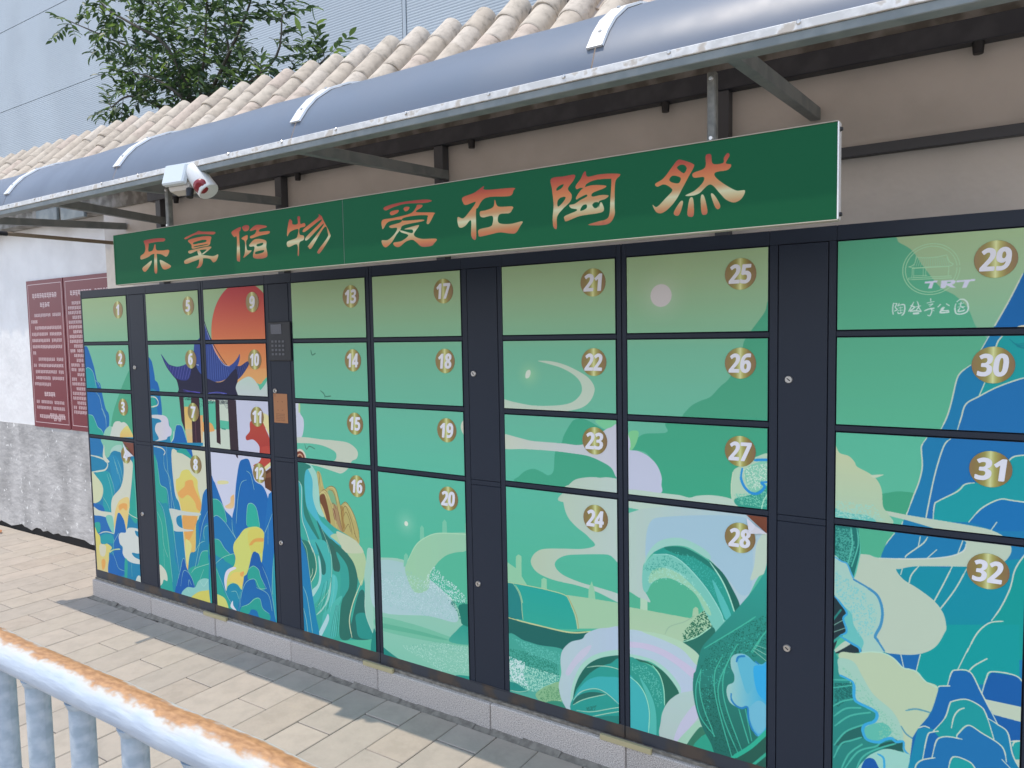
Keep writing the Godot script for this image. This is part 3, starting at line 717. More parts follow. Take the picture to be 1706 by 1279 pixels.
F 46a581 s 3475 702 3487 671 3522 619 3550 607 3589 611 3654 641 3723 666 3720 894 3501 882 3267 874 3280 847 3312 823 3349 813 3385 822 3414 832 3438 812 3446 740
F 7cc894 s 3622 609 3718 604 3718 643 3681 635 3654 637
G c5cdb4 c6c6ce h s 3195 686 3277 694 3339 703 3428 704 3486 704 3571 701 3654 646 3681 633 3723 628 3721 816 3703 813 3684 781 3642 760 3587 744 3520 739 3428 736 3307 738 3194 741
G b6c8ac c0ccc8 h s 3483 889 3518 848 3553 831 3619 821 3684 827 3721 816 3720 909 3471 931
G b8c8a8 bcccc0 h s 3480 935 3482 900 3507 860 3725 831 3722 1117 3666 1108 3537 1127 3485 1139 3450 1159 3437 1181 3449 1202 3484 1220 3557 1234 3619 1239 3721 1253 3720 1284 3619 1258 3527 1247 3448 1245 3390 1237 3350 1222 3329 1197 3330 1173 3351 1146 3388 1127 3468 1114 3558 1102 3613 1081 3589 1055 3572 1042 3530 1017 3496 983
F 96cba0 p 3209 1204 3255 1225 3256 1177 3269 1166 3283 1172 3282 1253 3307 1285 3207 1290
F 96cba0 p 3373 1294 3375 1250 3386 1242 3399 1246 3399 1293
F 96cba0 p 3582 1291 3584 1253 3598 1220 3609 1252 3613 1293
F a4caa0 p 3487 1293 3577 1288 3721 1283 3720 1378 3507 1422
G 2aa594 34a890 v p 3207 1290 3297 1287 3403 1288 3487 1297 3510 1335 3525 1369 3533 1420 3439 1438 3290 1439 3205 1434
F 26847e p 3207 1290 3241 1293 3264 1321 3277 1355 3279 1397 3283 1432 3205 1437
L b8cc94 3 3241 1291 3266 1321 3279 1359 3281 1396 3285 1432
L b8cc94 3 3252 1295 3273 1323 3285 1362
L b8cc94 4 3207 1290 3297 1287 3403 1288 3487 1297 3510 1335 3525 1369 3535 1418
L b09a60 2.5 3491 1294 3517 1338 3532 1372 3539 1417
F 22685e s 3205 1437 3290 1441 3387 1442 3476 1441 3593 1416 3562 1451 3503 1484 3466 1515 3362 1520 3289 1517 3204 1517
L c8cc90 6 3205 1436 3290 1439 3387 1440 3476 1440 3531 1433 3593 1415
G 43a48e 5cb098 v s 3204 1517 3289 1516 3362 1519 3466 1514 3455 1569 3449 1696 3480 1763 3198 1760
N 2c8670 700 5 3213 1565 3312 1560 3437 1574 3450 1629 3311 1620 3212 1600
N a8d8c0 1300 5 3211 1617 3311 1620 3450 1621 3444 1680 3324 1719 3215 1704
N d0e4d8 500 6 3214 1599 3292 1607 3281 1661 3310 1706 3215 1695
N 6cc4b0 500 4 3224 1519 3362 1524 3456 1528 3451 1579 3312 1568
F 8cba88 s 3338 1729 3368 1695 3407 1669 3459 1648 3458 1727 3372 1752
N 4c9060 260 4 3348 1722 3407 1673 3454 1678 3453 1728 3372 1750
F 2a9080 s 3199 1712 3245 1703 3285 1717 3299 1728 3198 1746
L a9cfae 3 3209 1741 3259 1736 3304 1720
L a9cfae 2.5 3377 1751 3425 1736 3458 1717
F 3c9074 s 3386 1750 3453 1726 3480 1761
G b8ccc8 b4c4d2 h s 3489 1758 3458 1715 3447 1663 3459 1610 3456 1561 3466 1517 3503 1476 3553 1453 3571 1429 3615 1402 3659 1388 3722 1378 3721 1492 3662 1499 3614 1522 3578 1551 3542 1600 3521 1649 3510 1701 3509 1757
F a8d4bc s 3508 1756 3499 1704 3510 1639 3542 1565 3592 1513 3658 1478 3722 1460 3721 1492 3662 1499 3614 1522 3578 1551 3542 1600 3521 1649
F c8c6d0 s 3478 1605 3502 1559 3548 1499 3593 1469 3574 1509 3529 1560 3496 1609
F 246a5a s 3721 1481 3662 1497 3614 1520 3574 1552 3542 1598 3519 1653 3508 1714 3506 1754 3527 1717 3564 1617 3627 1546 3721 1508
F 2f9c8c s 3721 1507 3670 1523 3627 1546 3582 1584 3546 1630 3519 1678 3510 1757 3719 1758
F 40b0ac s 3532 1662 3569 1616 3609 1590 3652 1578 3721 1575 3720 1674 3652 1640 3604 1636 3559 1656 3515 1704
F 2c6e60 s 3508 1724 3527 1688 3568 1661 3612 1648 3649 1648 3590 1672 3545 1696
L a9cfae 3.5 3574 1560 3618 1544 3670 1535 3721 1537
L a9cfae 3.5 3511 1705 3546 1663 3604 1636 3652 1640 3711 1673
L a9cfae 3.5 3511 1724 3545 1698 3590 1674 3652 1646
L a9cfae 3.5 3589 1750 3655 1720 3711 1696
L a9cfae 3.5 3526 1742 3589 1731 3677 1694 3715 1679
F 2c8476 s 3607 1749 3719 1714 3719 1754 3676 1754
N 2a7c6c 200 4 3567 1719 3612 1699 3603 1722 3572 1730
W c8d8a0 0.16 3942 13 190
W e0d8d0 0.35 3880 160 130
C ccc6c2 3880 160 39
F 4ca37e s 4262 179 4244 192 4236 223 4218 250 4191 286 4168 322 4159 359 4122 439 4088 472 4055 507 4020 522 3991 538 3970 558 3955 578 3940 613 4264 596
G 47a57f 40a780 v s 3924 594 3902 634 3874 642 3819 647 3791 662 3776 685 3762 708 3823 717 3874 792 3869 854 3981 863 4134 851 4261 717 4260 577
F 80c88c s 3753 647 3791 640 3786 676 3767 708 3747 705
F c2c5d2 s 3743 661 3757 667 3761 695 3758 709 3790 711 3828 726 3860 754 3878 792 3878 822 3869 858 3741 876
F bcd0ba s 3741 858 3869 854 3910 854 3946 854 3981 859 4007 850 4050 843 4092 843 4126 848 4158 861 4183 875 4183 916 3741 921
F b4d0b0 s 4130 852 4126 802 4132 756 4150 738 4198 714 4210 699 4261 699 4262 878 4175 880
F 88c8a8 s 4170 753 4206 721 4261 709 4261 781 4226 817 4191 820
F 3a9c84 s 4138 847 4191 827 4234 800 4261 785 4262 878 4158 873
N cfe0c8 420 4 4162 741 4245 718 4246 783 4191 820
N 7cc8a8 420 4 4134 830 4191 820 4246 799 4246 863 4158 865
L 2c90cc 9 4204 711 4226 708 4253 706
L 2c90cc 9 4163 743 4159 774 4170 802 4191 820 4216 819 4236 796 4227 783 4254 779
L a8d8b8 4 4254 806 4234 840 4225 878
L c8d8b4 3 4128 848 4126 802 4132 756
G b8ccb8 b0c8d0 h s 3740 946 4262 884 4263 1046 4219 1098 4184 1171 4155 1210 4118 1136 4050 1067 3972 1035 3900 1043 3844 1076 3811 1117 3803 1163 3806 1208 3834 1257 3796 1248 3738 1233
F a6c4cc s 3831 971 3909 935 4158 905 4183 951 4199 1035 4192 1149 4159 1171 4118 1128 4050 1062 3972 1031 3900 1037 3839 1072 3816 1094
F 9fd0bc s 3808 1135 3825 1079 3872 1027 3954 1007 4041 1038 4050 1067 3972 1035 3900 1043 3844 1076 3813 1121
F c0d0b8 s 4191 1115 4203 1064 4215 980 4262 933 4263 1054 4219 1098
F 56b48c s 3738 1233 3796 1251 3834 1257 3820 1219 3834 1194 3872 1163 3913 1160 3967 1175 4006 1203 4019 1244 3989 1289 3737 1295
F 7cc6b0 s 3805 1212 3803 1158 3813 1121 3849 1080 3900 1072 3945 1087 3998 1126 4050 1182 4088 1235 4118 1268 4067 1342 4050 1286 4028 1247 4006 1203 3967 1175 3913 1158 3872 1163 3839 1188 3820 1223
F 9ccfa8 s 3829 1188 3839 1144 3881 1123 3936 1132 3989 1167 4033 1211 4058 1258 4041 1257 4006 1203 3967 1175 3913 1158 3872 1163
N 48a890 500 4 3808 1144 3835 1095 3900 1076 3954 1099 4007 1147 3899 1112 3834 1158
N a8dcc8 600 4 3820 1169 3899 1112 3989 1150 4058 1241 4006 1203 3913 1156 3834 1189
F 2f9c88 s 3846 1076 3886 1050 3936 1038 3972 1042 4033 1067 4084 1104 4126 1152 4155 1210 4134 1247 4105 1270 4076 1220 4033 1164 3980 1112 3936 1082 3895 1074
F 267e6c s 3886 1050 3936 1038 3980 1043 4050 1075 4097 1123 4041 1089 3989 1067 3936 1067
N 49b4a0 700 4 3909 1057 3989 1063 4059 1099 4101 1173 4101 1233 4033 1159 3954 1086
F 256a5a s 4050 1071 4097 1106 4130 1155 4156 1210 4139 1242 4116 1170 4088 1116
F 58bcae s 4061 1137 4097 1187 4126 1249 4105 1262
L a8dcc0 5 4054 1077 4092 1128 4118 1179 4139 1238
L a4dcc8 3 3846 1081 3900 1072 3945 1085 3998 1126 4050 1182 4090 1243 4101 1275
G a8caa0 b0cca4 v p 3737 1291 3989 1287 3993 1251 4002 1242 4011 1246 4013 1267 4033 1248 4061 1301 4032 1332 3957 1384 3912 1371 3736 1395
F b4d4b0 p 3795 1248 3822 1254 3822 1291 3794 1290
N 2c6e50 700 5 4006 1277 4033 1246 4061 1301 4011 1346 3962 1374 3953 1349
L 98bc98 3 3889 1363 3907 1332 3962 1303 3998 1274
F 2c7260 s 3955 1377 4006 1349 4058 1303 4071 1324 4041 1365 4013 1420 3988 1399
L a8dcb8 4 3957 1377 4006 1349 4056 1304
G b8ccd0 bcc8d4 v s 3740 1385 3805 1371 3860 1367 3913 1371 3965 1383 4016 1416 4005 1460 3997 1496 3996 1547 3969 1557 3940 1576 3930 1551 3903 1519 3868 1493 3823 1477 3740 1484
F b4d4b0 s 3801 1373 3860 1367 3913 1371 3965 1383 4016 1416 4007 1451 3956 1408 3891 1388
F cbc2d2 s 3740 1423 3823 1414 3891 1423 3947 1444 3999 1470 3999 1504 3934 1468 3868 1443 3800 1436 3740 1443
F a8d4be s 3740 1470 3800 1465 3859 1473 3912 1504 3947 1547 3940 1576 3930 1551 3903 1519 3868 1493 3823 1477 3740 1484
F 2c6c58 s 3740 1484 3800 1479 3841 1486 3881 1502 3917 1533 3941 1572 3912 1599 3887 1629 3881 1568 3863 1515 3837 1491 3795 1488 3739 1501
F 339a86 s 3739 1501 3795 1488 3841 1499 3868 1527 3883 1576 3887 1629 3872 1670 3871 1749 3737 1761
N 6cc4ac 500 4 3758 1501 3814 1497 3863 1537 3881 1611 3858 1643 3822 1565 3758 1527
F 44b2ae s 3739 1559 3776 1567 3804 1596 3822 1635 3828 1691 3823 1759 3737 1761
F 56baa8 s 3790 1546 3822 1582 3845 1629 3854 1684 3852 1755 3830 1757 3829 1660 3813 1602
L a0dcb8 4 3753 1555 3786 1574 3813 1611 3827 1669 3823 1750
L a0dcb8 4 3841 1490 3868 1519 3883 1567 3886 1627
G b4ccc0 b8c8bc v s 3871 1754 3871 1692 3881 1646 3903 1605 3938 1571 3973 1554 3999 1548 4007 1603 4020 1647 4030 1669 3998 1717 3968 1760
F c6c4d2 s 3920 1748 3942 1681 3981 1615 4003 1596 4013 1631 3973 1694 3942 1750
F a8d0b0 s 3929 1758 3981 1683 4020 1642 4030 1669 3968 1760
F 3c7c60 s 3964 1759 4015 1673 4036 1680 4041 1692 4020 1706 3990 1758
F 34a484 s 3990 1758 4036 1691 4055 1717 4074 1758
G 36a592 26685a v s 4263 1042 4235 1087 4200 1147 4159 1205 4126 1249 4097 1285 4063 1330 4028 1377 4013 1420 4002 1471 3994 1488 3992 1548 4004 1613 4026 1670 4055 1717 4078 1761 4131 1761 4265 1760
N 1f6a58 1500 4 4159 1280 4244 1222 4244 1346 4118 1439 4015 1463 4058 1362
N 44b49c 900 4 4007 1493 4066 1396 4162 1314 4239 1277 4162 1395 4066 1521 4041 1654
N 1f5e50 1100 4 4016 1534 4066 1504 4107 1593 4163 1702 4123 1747 4074 1737 4032 1656
L 48b898 4 4022 1460 4004 1520 4004 1579 4022 1638 4071 1689
L 48b898 4 4021 1467 4016 1534 4033 1605 4058 1661 4068 1692
L 48b898 4 4096 1399 4071 1457 4070 1528 4090 1615 4131 1749
L 48b898 4 4131 1375 4091 1473 4082 1538 4105 1627 4151 1726
L 48b898 4 4148 1343 4107 1436 4098 1513 4115 1591 4163 1710
L 48b898 4 4153 1569 4168 1618 4188 1680
L 48b898 4 4175 1563 4197 1669
L 48b898 4 4194 1361 4221 1313 4251 1267
L 48b898 4 4199 1362 4226 1310
L 48b898 4 4033 1383 4082 1343 4162 1277 4209 1236
L 8cc4a8 2.5 4201 1353 4225 1368 4255 1387
L 8cc4a8 2.5 4205 1345 4232 1355 4255 1363
L 8cc4a8 2.5 4209 1334 4255 1340
G a4ccbe 30a8d4 h s 4125 1403 4135 1385 4158 1374 4182 1376 4205 1393 4229 1395 4263 1387 4264 1603 4233 1634 4214 1647 4198 1626 4186 1592 4182 1557 4159 1565 4135 1561 4119 1549 4111 1522 4115 1496 4135 1479 4137 1454 4127 1432
F 62b8c8 s 4147 1398 4166 1382 4194 1387 4205 1405 4202 1470 4182 1508 4163 1464
F 38acd8 s 4202 1414 4232 1399 4263 1391 4263 1511 4217 1499
F 74bccc s 4186 1572 4217 1523 4248 1539 4248 1595 4218 1636
L 2c84b8 7 4145 1405 4152 1387 4174 1379
L 2c84b8 7 4127 1522 4128 1542 4143 1559 4163 1563 4182 1555 4186 1592 4198 1626 4216 1645
L 2c84b8 7 4209 1390 4221 1397
F 2c6050 s 4125 1757 4187 1699 4264 1611 4265 1756 4187 1765
L 34b490 14 4125 1753 4195 1688 4260 1604
L 3cae8c 9 4195 1758 4226 1722 4260 1681
F 7a4632 p 4177 898 4262 888 4262 967
G 5aa882 5cb48c v s 4435 8 4594 17 4619 37 4653 63 4686 115 4727 172 4763 196 4795 233 4815 283 4831 301 4843 332 4849 457 4735 594 4441 611
F 5cb894 p 4441 598 4700 601 4688 838 4443 873
F 44a27a s 4577 793 4606 777 4634 771 4667 772 4679 780 4652 847 4598 840
F 1e7ca6 p 4951 110 4933 130 4920 147 4892 215 4860 284 4842 319 4828 354 4806 395 4783 413 4772 436 4761 496 4750 542 4735 580 4700 608 4688 629 4687 647 4690 692 4682 738 4667 786 4652 838 4637 874 4619 901 4601 928 4588 954 4581 980 4582 1055 4570 1267 4665 1629 4984 1526 4951 143
F 1b66a2 p 4951 110 4920 147 4892 215 4860 284 4846 314 4876 311 4956 312
F d8d0b0 s 4916 290 4919 284 4955 281 4955 292
F 1f9a98 s 4864 344 4881 312 4947 307 4949 427 4869 454 4827 481 4837 446
L 1a8088 2 4895 321 4913 335 4947 327
L 1a8088 2 4899 326 4916 338 4947 333
L 1a8088 2 4904 331 4918 340 4947 339
L 1a8088 2 4908 336 4921 343 4947 345
L 1a8088 2 4912 341 4924 346 4948 351
F 2070a8 p 4796 504 4827 481 4869 454 4922 430 4949 427 4954 636 4913 644 4896 667 4839 724 4794 734 4765 766 4727 793 4720 853 4702 855 4721 721 4739 644 4758 607 4776 579
F 1c999a p 4720 853 4727 793 4765 766 4794 734 4824 727 4878 690 4899 662 4914 644 4954 639 4958 772 4883 769 4840 798 4812 841
F 1a72aa p 4810 841 4840 798 4883 769 4958 772 4959 848 4878 859
G 168e9e 108e98 v p 4581 984 4642 974 4749 985 4942 928 4927 957 4912 1018 4892 1078 4871 1122 4838 1159 4817 1245 4585 1298
F 10988f p 4962 896 4943 922 4927 957 4912 1018 4892 1078 4871 1122 4838 1159 4812 1246 4969 1210
F 109a96 p 4641 1246 4763 1152 4936 1117 4940 1277 4767 1340 4744 1349 4708 1334 4660 1308
F 1c6ca6 p 4599 1269 4642 1267 4695 1255 4684 1309 4666 1308 4648 1307 4630 1287
L c8d0b8 4 4879 312 4869 327 4864 344
L c8d0b8 4 4840 442 4827 481
L c8d0b8 4 4949 425 4922 430 4869 454 4827 481 4796 504 4785 544 4776 581
L c8d0b8 4 4760 606 4743 630 4721 721 4700 855
L c8d0b8 4 4720 853 4723 802 4734 788 4780 756 4798 734 4822 727
L c8d0b8 4 4899 662 4914 645 4954 637
L c8d0b8 4 4810 841 4840 798 4882 768 4912 768 4958 771
L c8d0b8 4 4921 145 4892 215 4860 284
L c8d0b8 4 4848 311 4828 354
L c8d0b8 4 4806 393 4783 413 4772 436 4761 496 4750 542 4735 580
L c8d0b8 4 4700 607 4688 629 4687 647 4690 692 4682 738 4667 786 4651 840
L c8d0b8 4 4620 900 4601 928 4588 954 4581 981
L c8d0b8 4 4688 901 4683 935
L c8d0b8 4 4707 900 4695 921 4657 958 4649 970
L c8d0b8 4 4731 934 4707 963
L c8d0b8 4 4685 991 4667 1019 4661 1045
L c8d0b8 4 4643 1001 4638 1024
L c8d0b8 4 4796 898 4783 943
L c8d0b8 4 4771 978 4750 1033 4727 1089
L c8d0b8 4 4807 979 4779 1045 4743 1109
L c8d0b8 4 4957 897 4939 926 4922 964 4912 1018 4892 1075 4870 1119
L c8d0b8 4 4813 1222 4836 1163 4865 1126 4899 1114
L c8d0b8 4 4877 833 4863 859
L c8d0b8 4 4655 827 4650 838
L c8d0b8 4 4641 861 4638 874
L c8d0b8 4 4642 1267 4651 1308
L c8d0b8 4 4694 1256 4684 1310
F bccab0 s 4567 1277 4573 1228 4588 1182 4591 1142 4578 1102 4552 1081 4509 1060 4516 1037 4528 977 4551 976 4579 982 4660 972 4734 958 4777 943 4800 925 4804 906 4797 897 4747 877 4658 857 4603 847 4590 834 4658 840 4747 846 4818 851 4865 858 4898 875 4913 904 4907 930 4889 950 4848 966 4749 981 4675 993 4636 1007 4626 1011 4646 1037 4685 1058 4728 1088 4752 1122 4760 1161 4755 1180 4738 1218 4713 1244 4675 1262 4630 1270 4597 1270 4577 1242 4570 1219
L ccd4c4 4 4579 982 4660 972 4734 958 4777 943 4800 925 4804 906
G c8cc9e a8c8a8 v s 4441 641 4463 668 4490 676 4507 693 4514 707 4546 723 4568 740 4583 771 4588 822 4603 844 4605 876 4443 892
F 6cc0b0 s 4443 843 4487 853 4548 855 4565 881 4444 897
N a0d0b8 300 5 4454 818 4565 820 4599 863 4454 871
F c4d0b0 s 4553 730 4588 725 4564 737
F 247268 s 4441 899 4521 898 4527 967 4508 1056 4499 1029 4486 1011 4442 996
N 4ca894 700 4 4455 904 4501 902 4512 962 4499 1018 4456 995
L 5cc0a4 3.5 4499 899 4503 952 4492 1012
L 5cc0a4 3.5 4516 898 4520 950 4502 1021
L 5cc0a4 3.5 4521 899 4526 967 4510 1052
F 52b088 p 4521 896 4619 899 4599 930 4582 981 4551 976 4528 977
F a8ccb8 s 4442 996 4473 1007 4489 1012 4499 1036 4509 1060 4552 1081 4578 1102 4591 1142 4588 1182 4573 1221 4576 1235 4596 1270 4596 1272 4530 1287 4525 1275 4504 1262 4471 1247 4487 1233 4488 1228 4481 1185 4491 1165 4471 1140 4443 1122
F 6cc0b4 s 4443 1122 4464 1130 4481 1149 4504 1170 4511 1205 4538 1247 4536 1269 4530 1287 4525 1275 4504 1262 4471 1247 4487 1233 4488 1228 4481 1185 4491 1165 4471 1140
N 84c8c0 700 5 4456 1039 4510 1074 4552 1110 4575 1156 4563 1223 4525 1239 4504 1170 4457 1105
F 26383c s 4443 1119 4457 1126 4471 1147 4492 1170 4481 1191 4491 1227 4468 1249 4445 1311
F 26383c s 4445 1311 4478 1278 4504 1265 4526 1271 4530 1287 4468 1304
F b8ccb0 s 4445 1309 4484 1262 4504 1264 4458 1304
L 88b8a0 3 4451 1217 4481 1193
L 88b8a0 3 4451 1239 4488 1217
L 2c8478 8 4448 1203 4474 1161
L 3ca090 10 4448 1274 4478 1241
L 4490b4 8 4509 1060 4552 1081 4578 1102 4590 1142 4587 1186 4572 1225 4578 1238 4599 1270
L 4ca8cc 5 4454 998 4473 1008 4489 1013 4499 1036 4509 1059
L 3ca4cc 6 4455 1124 4471 1141 4490 1169 4480 1189 4490 1228 4472 1244
L 3ca4cc 7 4471 1247 4504 1263 4526 1273 4530 1287
G 2f9284 2a8276 v s 4438 1312 4472 1334 4469 1367 4512 1382 4512 1437 4548 1460 4580 1473 4571 1497 4539 1527 4543 1555 4584 1561 4621 1536 4652 1537 4652 1566 4677 1576 4671 1627 4442 1700
N 1f6a60 600 4 4456 1403 4508 1390 4509 1437 4460 1483
F 26695f s 4458 1602 4494 1551 4539 1518 4546 1554 4507 1576 4478 1600
F 245e54 s 4584 1572 4615 1548 4652 1541 4652 1566 4615 1573
L 4cb49c 5 4453 1393 4479 1387 4508 1381
L 4cb49c 5 4453 1419 4505 1398
L 4cb49c 5 4453 1479 4480 1456 4511 1441
L 4cb49c 5 4457 1510 4490 1477 4535 1463
L 4cb49c 5 4459 1542 4503 1497 4562 1470
L 4cb49c 5 4458 1605 4491 1552 4542 1515
L 4cb49c 5 4457 1647 4478 1596 4507 1576 4539 1556
L 4cb49c 5 4477 1685 4501 1622 4540 1578
L 4cb49c 5 4485 1682 4527 1607 4578 1574 4590 1557
L 4cb49c 5 4521 1671 4540 1621 4578 1584 4634 1548
F bccca6 s 4467 1310 4478 1297 4504 1294 4530 1290 4561 1278 4596 1275 4624 1285 4648 1307 4666 1308 4687 1312 4708 1334 4742 1346 4730 1408 4722 1430 4708 1465 4690 1495 4682 1522 4671 1581 4652 1562 4652 1537 4621 1536 4584 1561 4552 1559 4539 1534 4545 1514 4574 1496 4581 1472 4570 1461 4516 1447 4512 1390 4495 1379 4472 1374 4467 1350 4473 1330
F a4ccb4 s 4468 1320 4511 1321 4537 1362 4569 1411 4620 1448 4645 1490 4652 1537 4621 1536 4584 1561 4552 1559 4539 1534 4545 1514 4574 1496 4581 1472 4570 1461 4516 1447 4512 1390 4495 1379 4472 1374 4467 1350
F 62bca4 s 4542 1530 4571 1504 4602 1495 4621 1518 4584 1559 4552 1558
N 84c4a4 900 4 4475 1340 4524 1372 4576 1438 4639 1492 4646 1532 4584 1554 4580 1473 4519 1431
L b8d8bc 4 4530 1288 4561 1278 4596 1275 4624 1285 4648 1307 4666 1308 4687 1312 4708 1334 4742 1347
L 3ca8d0 9 4474 1374 4495 1380 4512 1391 4514 1433 4525 1448 4570 1461 4580 1474 4572 1496 4547 1514 4540 1534 4552 1559 4584 1559 4603 1545 4621 1536 4634 1543 4653 1537 4656 1561 4672 1577
L 5c9ca8 5 4659 1438 4686 1426 4722 1427
L 5c9ca8 5 4647 1491 4660 1510 4680 1521
F 9cd0bc s 4534 1670 4550 1622 4578 1592 4609 1573 4646 1571 4677 1578 4671 1627
L 3ca8d0 6 4584 1597 4600 1606 4602 1645
F 1b5ca2 s 4539 1669 4544 1635 4556 1619 4572 1617 4583 1633 4587 1654
F 1a68a4 p 4668 1626 4678 1517 4693 1483 4712 1452 4727 1425 4745 1343 4766 1334 4775 1293 4787 1281 4822 1280 4850 1333 4893 1419 4918 1439 4944 1522 4949 1537
F 185e9e p 4850 1336 4861 1291 4874 1268 4934 1265 4957 1295 4958 1351 4862 1351
F c0ccb0 p 4861 1351 4958 1351 4959 1395 4881 1391
F 185e9e p 4881 1391 4959 1395 4960 1449 4925 1456 4918 1439 4893 1419
F 1c9896 p 4732 1481 4761 1433 4772 1390 4779 1378 4813 1362 4847 1373 4863 1394 4885 1467 4820 1439 4792 1484 4750 1499
F 1e72a6 p 4727 1570 4738 1514 4752 1495 4790 1484 4820 1439 4885 1465 4903 1479 4918 1525 4929 1543 4680 1622 4690 1590
F 1a88a4 p 4665 1627 4691 1487 4718 1474 4740 1479 4720 1493 4705 1579 4680 1622
F 1a80a4 p 4868 1403 4893 1416 4916 1431 4923 1457 4947 1527 4929 1543 4903 1479 4885 1465
F 1f9e98 p 4771 1593 4784 1545 4827 1547 4844 1570
F 1f9e98 p 4925 1459 4960 1446 4961 1500 4935 1506
F c0ccb0 p 4934 1507 4961 1499 4962 1533 4947 1532
L c8d0b8 4 4766 1333 4775 1293 4787 1282 4822 1280 4850 1333 4893 1419
L c8d0b8 4 4743 1344 4747 1340 4773 1333
L c8d0b8 4 4791 1279 4816 1210
L c8d0b8 4 4817 1280 4833 1257 4863 1230
L c8d0b8 4 4852 1333 4861 1291 4874 1266 4934 1265 4957 1298
L c8d0b8 4 4732 1481 4761 1433 4772 1390 4779 1378 4813 1363 4847 1373 4863 1394 4884 1464
L c8d0b8 4 4778 1459 4784 1423 4796 1400 4811 1389
L c8d0b8 4 4792 1484 4795 1472 4820 1439 4853 1452 4903 1478 4915 1521
L c8d0b8 4 4705 1579 4717 1500 4730 1485 4747 1477
L c8d0b8 4 4730 1563 4740 1510 4755 1493 4778 1486 4807 1485
L c8d0b8 4 4693 1483 4708 1473 4723 1475
L c8d0b8 4 4868 1405 4893 1417 4916 1434 4928 1491 4944 1527
L c8d0b8 4 4685 1618 4690 1596 4707 1577 4739 1561
L c8d0b8 4 4772 1590 4784 1545 4825 1547 4841 1565
L c8d0b8 4 4904 1516 4927 1538
L c8d0b8 4 4924 1457 4938 1451 4960 1446
L c8d0b8 4 4928 1469 4932 1457 4945 1449
O a6d0a4 2.2 4702 119 72
O a6d0a4 2.2 4702 119 65
L a6d0a4 2.2 4664 82 4681 85 4698 86 4721 85 4741 81
L a6d0a4 2.2 4665 78 4661 99 4653 107 4645 109
L a6d0a4 2.2 4645 109 4664 113 4707 112 4748 113 4758 108
L a6d0a4 2.2 4741 82 4748 100 4758 108
L a6d0a4 2.2 4655 113 4654 141
L a6d0a4 2.2 4659 113 4658 142
L a6d0a4 2.2 4683 113 4683 138
L a6d0a4 2.2 4690 113 4689 138
L a6d0a4 2.2 4747 114 4746 140
L a6d0a4 2.2 4655 114 4683 114 4747 114
L a6d0a4 2.2 4646 141 4699 141 4754 141
L a6d0a4 2.2 4646 146 4686 146 4755 146
L a6d0a4 2.2 4645 141 4646 146
L a6d0a4 2.2 4660 136 4694 136
L 98c49c 1.3 4666 84 4658 109
L 98c49c 1.3 4671 84 4664 109
L 98c49c 1.3 4676 85 4670 109
L 98c49c 1.3 4681 85 4676 110
L 98c49c 1.3 4686 85 4683 110
L 98c49c 1.3 4691 86 4689 111
L 98c49c 1.3 4696 86 4695 111
L 98c49c 1.3 4701 86 4701 111
L 98c49c 1.3 4707 87 4707 112
L 98c49c 1.3 4712 87 4713 112
L 98c49c 1.3 4717 87 4719 112
L 98c49c 1.3 4721 88 4725 113
L 98c49c 1.3 4726 88 4731 113
L 98c49c 1.3 4731 88 4737 114
L 98c49c 1.3 4736 89 4743 114
L 98c49c 1.3 4741 89 4749 114
F d2d2e0 p 4688 154 4720 152 4718 158 4710 158 4706 174 4696 174 4701 159 4687 159
F d2d2e0 p 4729 153 4760 153 4765 157 4762 163 4755 166 4766 175 4755 174 4742 167 4739 174 4727 175
F d2d2e0 p 4767 155 4812 153 4811 158 4798 159 4791 176 4780 176 4786 159 4766 160
F 7cb48c p 4744 158 4753 158 4752 161 4743 162
L cfe0d4 3 4607 212 4605 231 4607 246
L cfe0d4 3 4607 214 4616 214 4612 224 4617 231 4609 236
L cfe0d4 3 4622 213 4619 222
L cfe0d4 3.75 4618 220 4634 217 4637 227 4635 242 4629 249
L cfe0d4 2.25 4621 227 4632 225
L cfe0d4 2.25 4619 234 4633 233
L cfe0d4 2.25 4626 223 4626 241
L cfe0d4 3 4619 238 4621 243 4631 240
L cfe0d4 3 4660 211 4652 228 4647 238
L cfe0d4 3.75 4653 221 4662 226 4651 236
L cfe0d4 3 4669 209 4673 224 4667 234
L cfe0d4 3 4662 226 4679 222
L cfe0d4 3.75 4673 226 4680 239
L cfe0d4 3.75 4651 238 4666 236 4680 239
L cfe0d4 8.25 4661 244 4675 243
L cfe0d4 3.75 4703 203 4704 211
L cfe0d4 3 4694 215 4713 211
L cfe0d4 2.25 4698 220 4709 218 4700 225
L cfe0d4 3.75 4688 237 4700 232 4713 230
L cfe0d4 3 4703 230 4707 237 4702 251 4696 249
L cfe0d4 2.25 4709 234 4713 239
L cfe0d4 3.75 4728 220 4721 228
L cfe0d4 3.75 4743 219 4751 225
L cfe0d4 3.75 4735 228 4730 237 4749 238
L cfe0d4 4.5 4738 229 4728 243 4750 242
L cfe0d4 3.75 4766 220 4764 232 4768 247 4783 248 4795 240 4795 221 4787 209 4776 208 4768 215
L cfe0d4 2.25 4773 220 4786 218
L cfe0d4 3 4779 215 4778 227 4786 232
L cfe0d4 2.25 4771 229 4789 228
L cfe0d4 3.75 4776 232 4772 241 4783 240 4788 237
"""
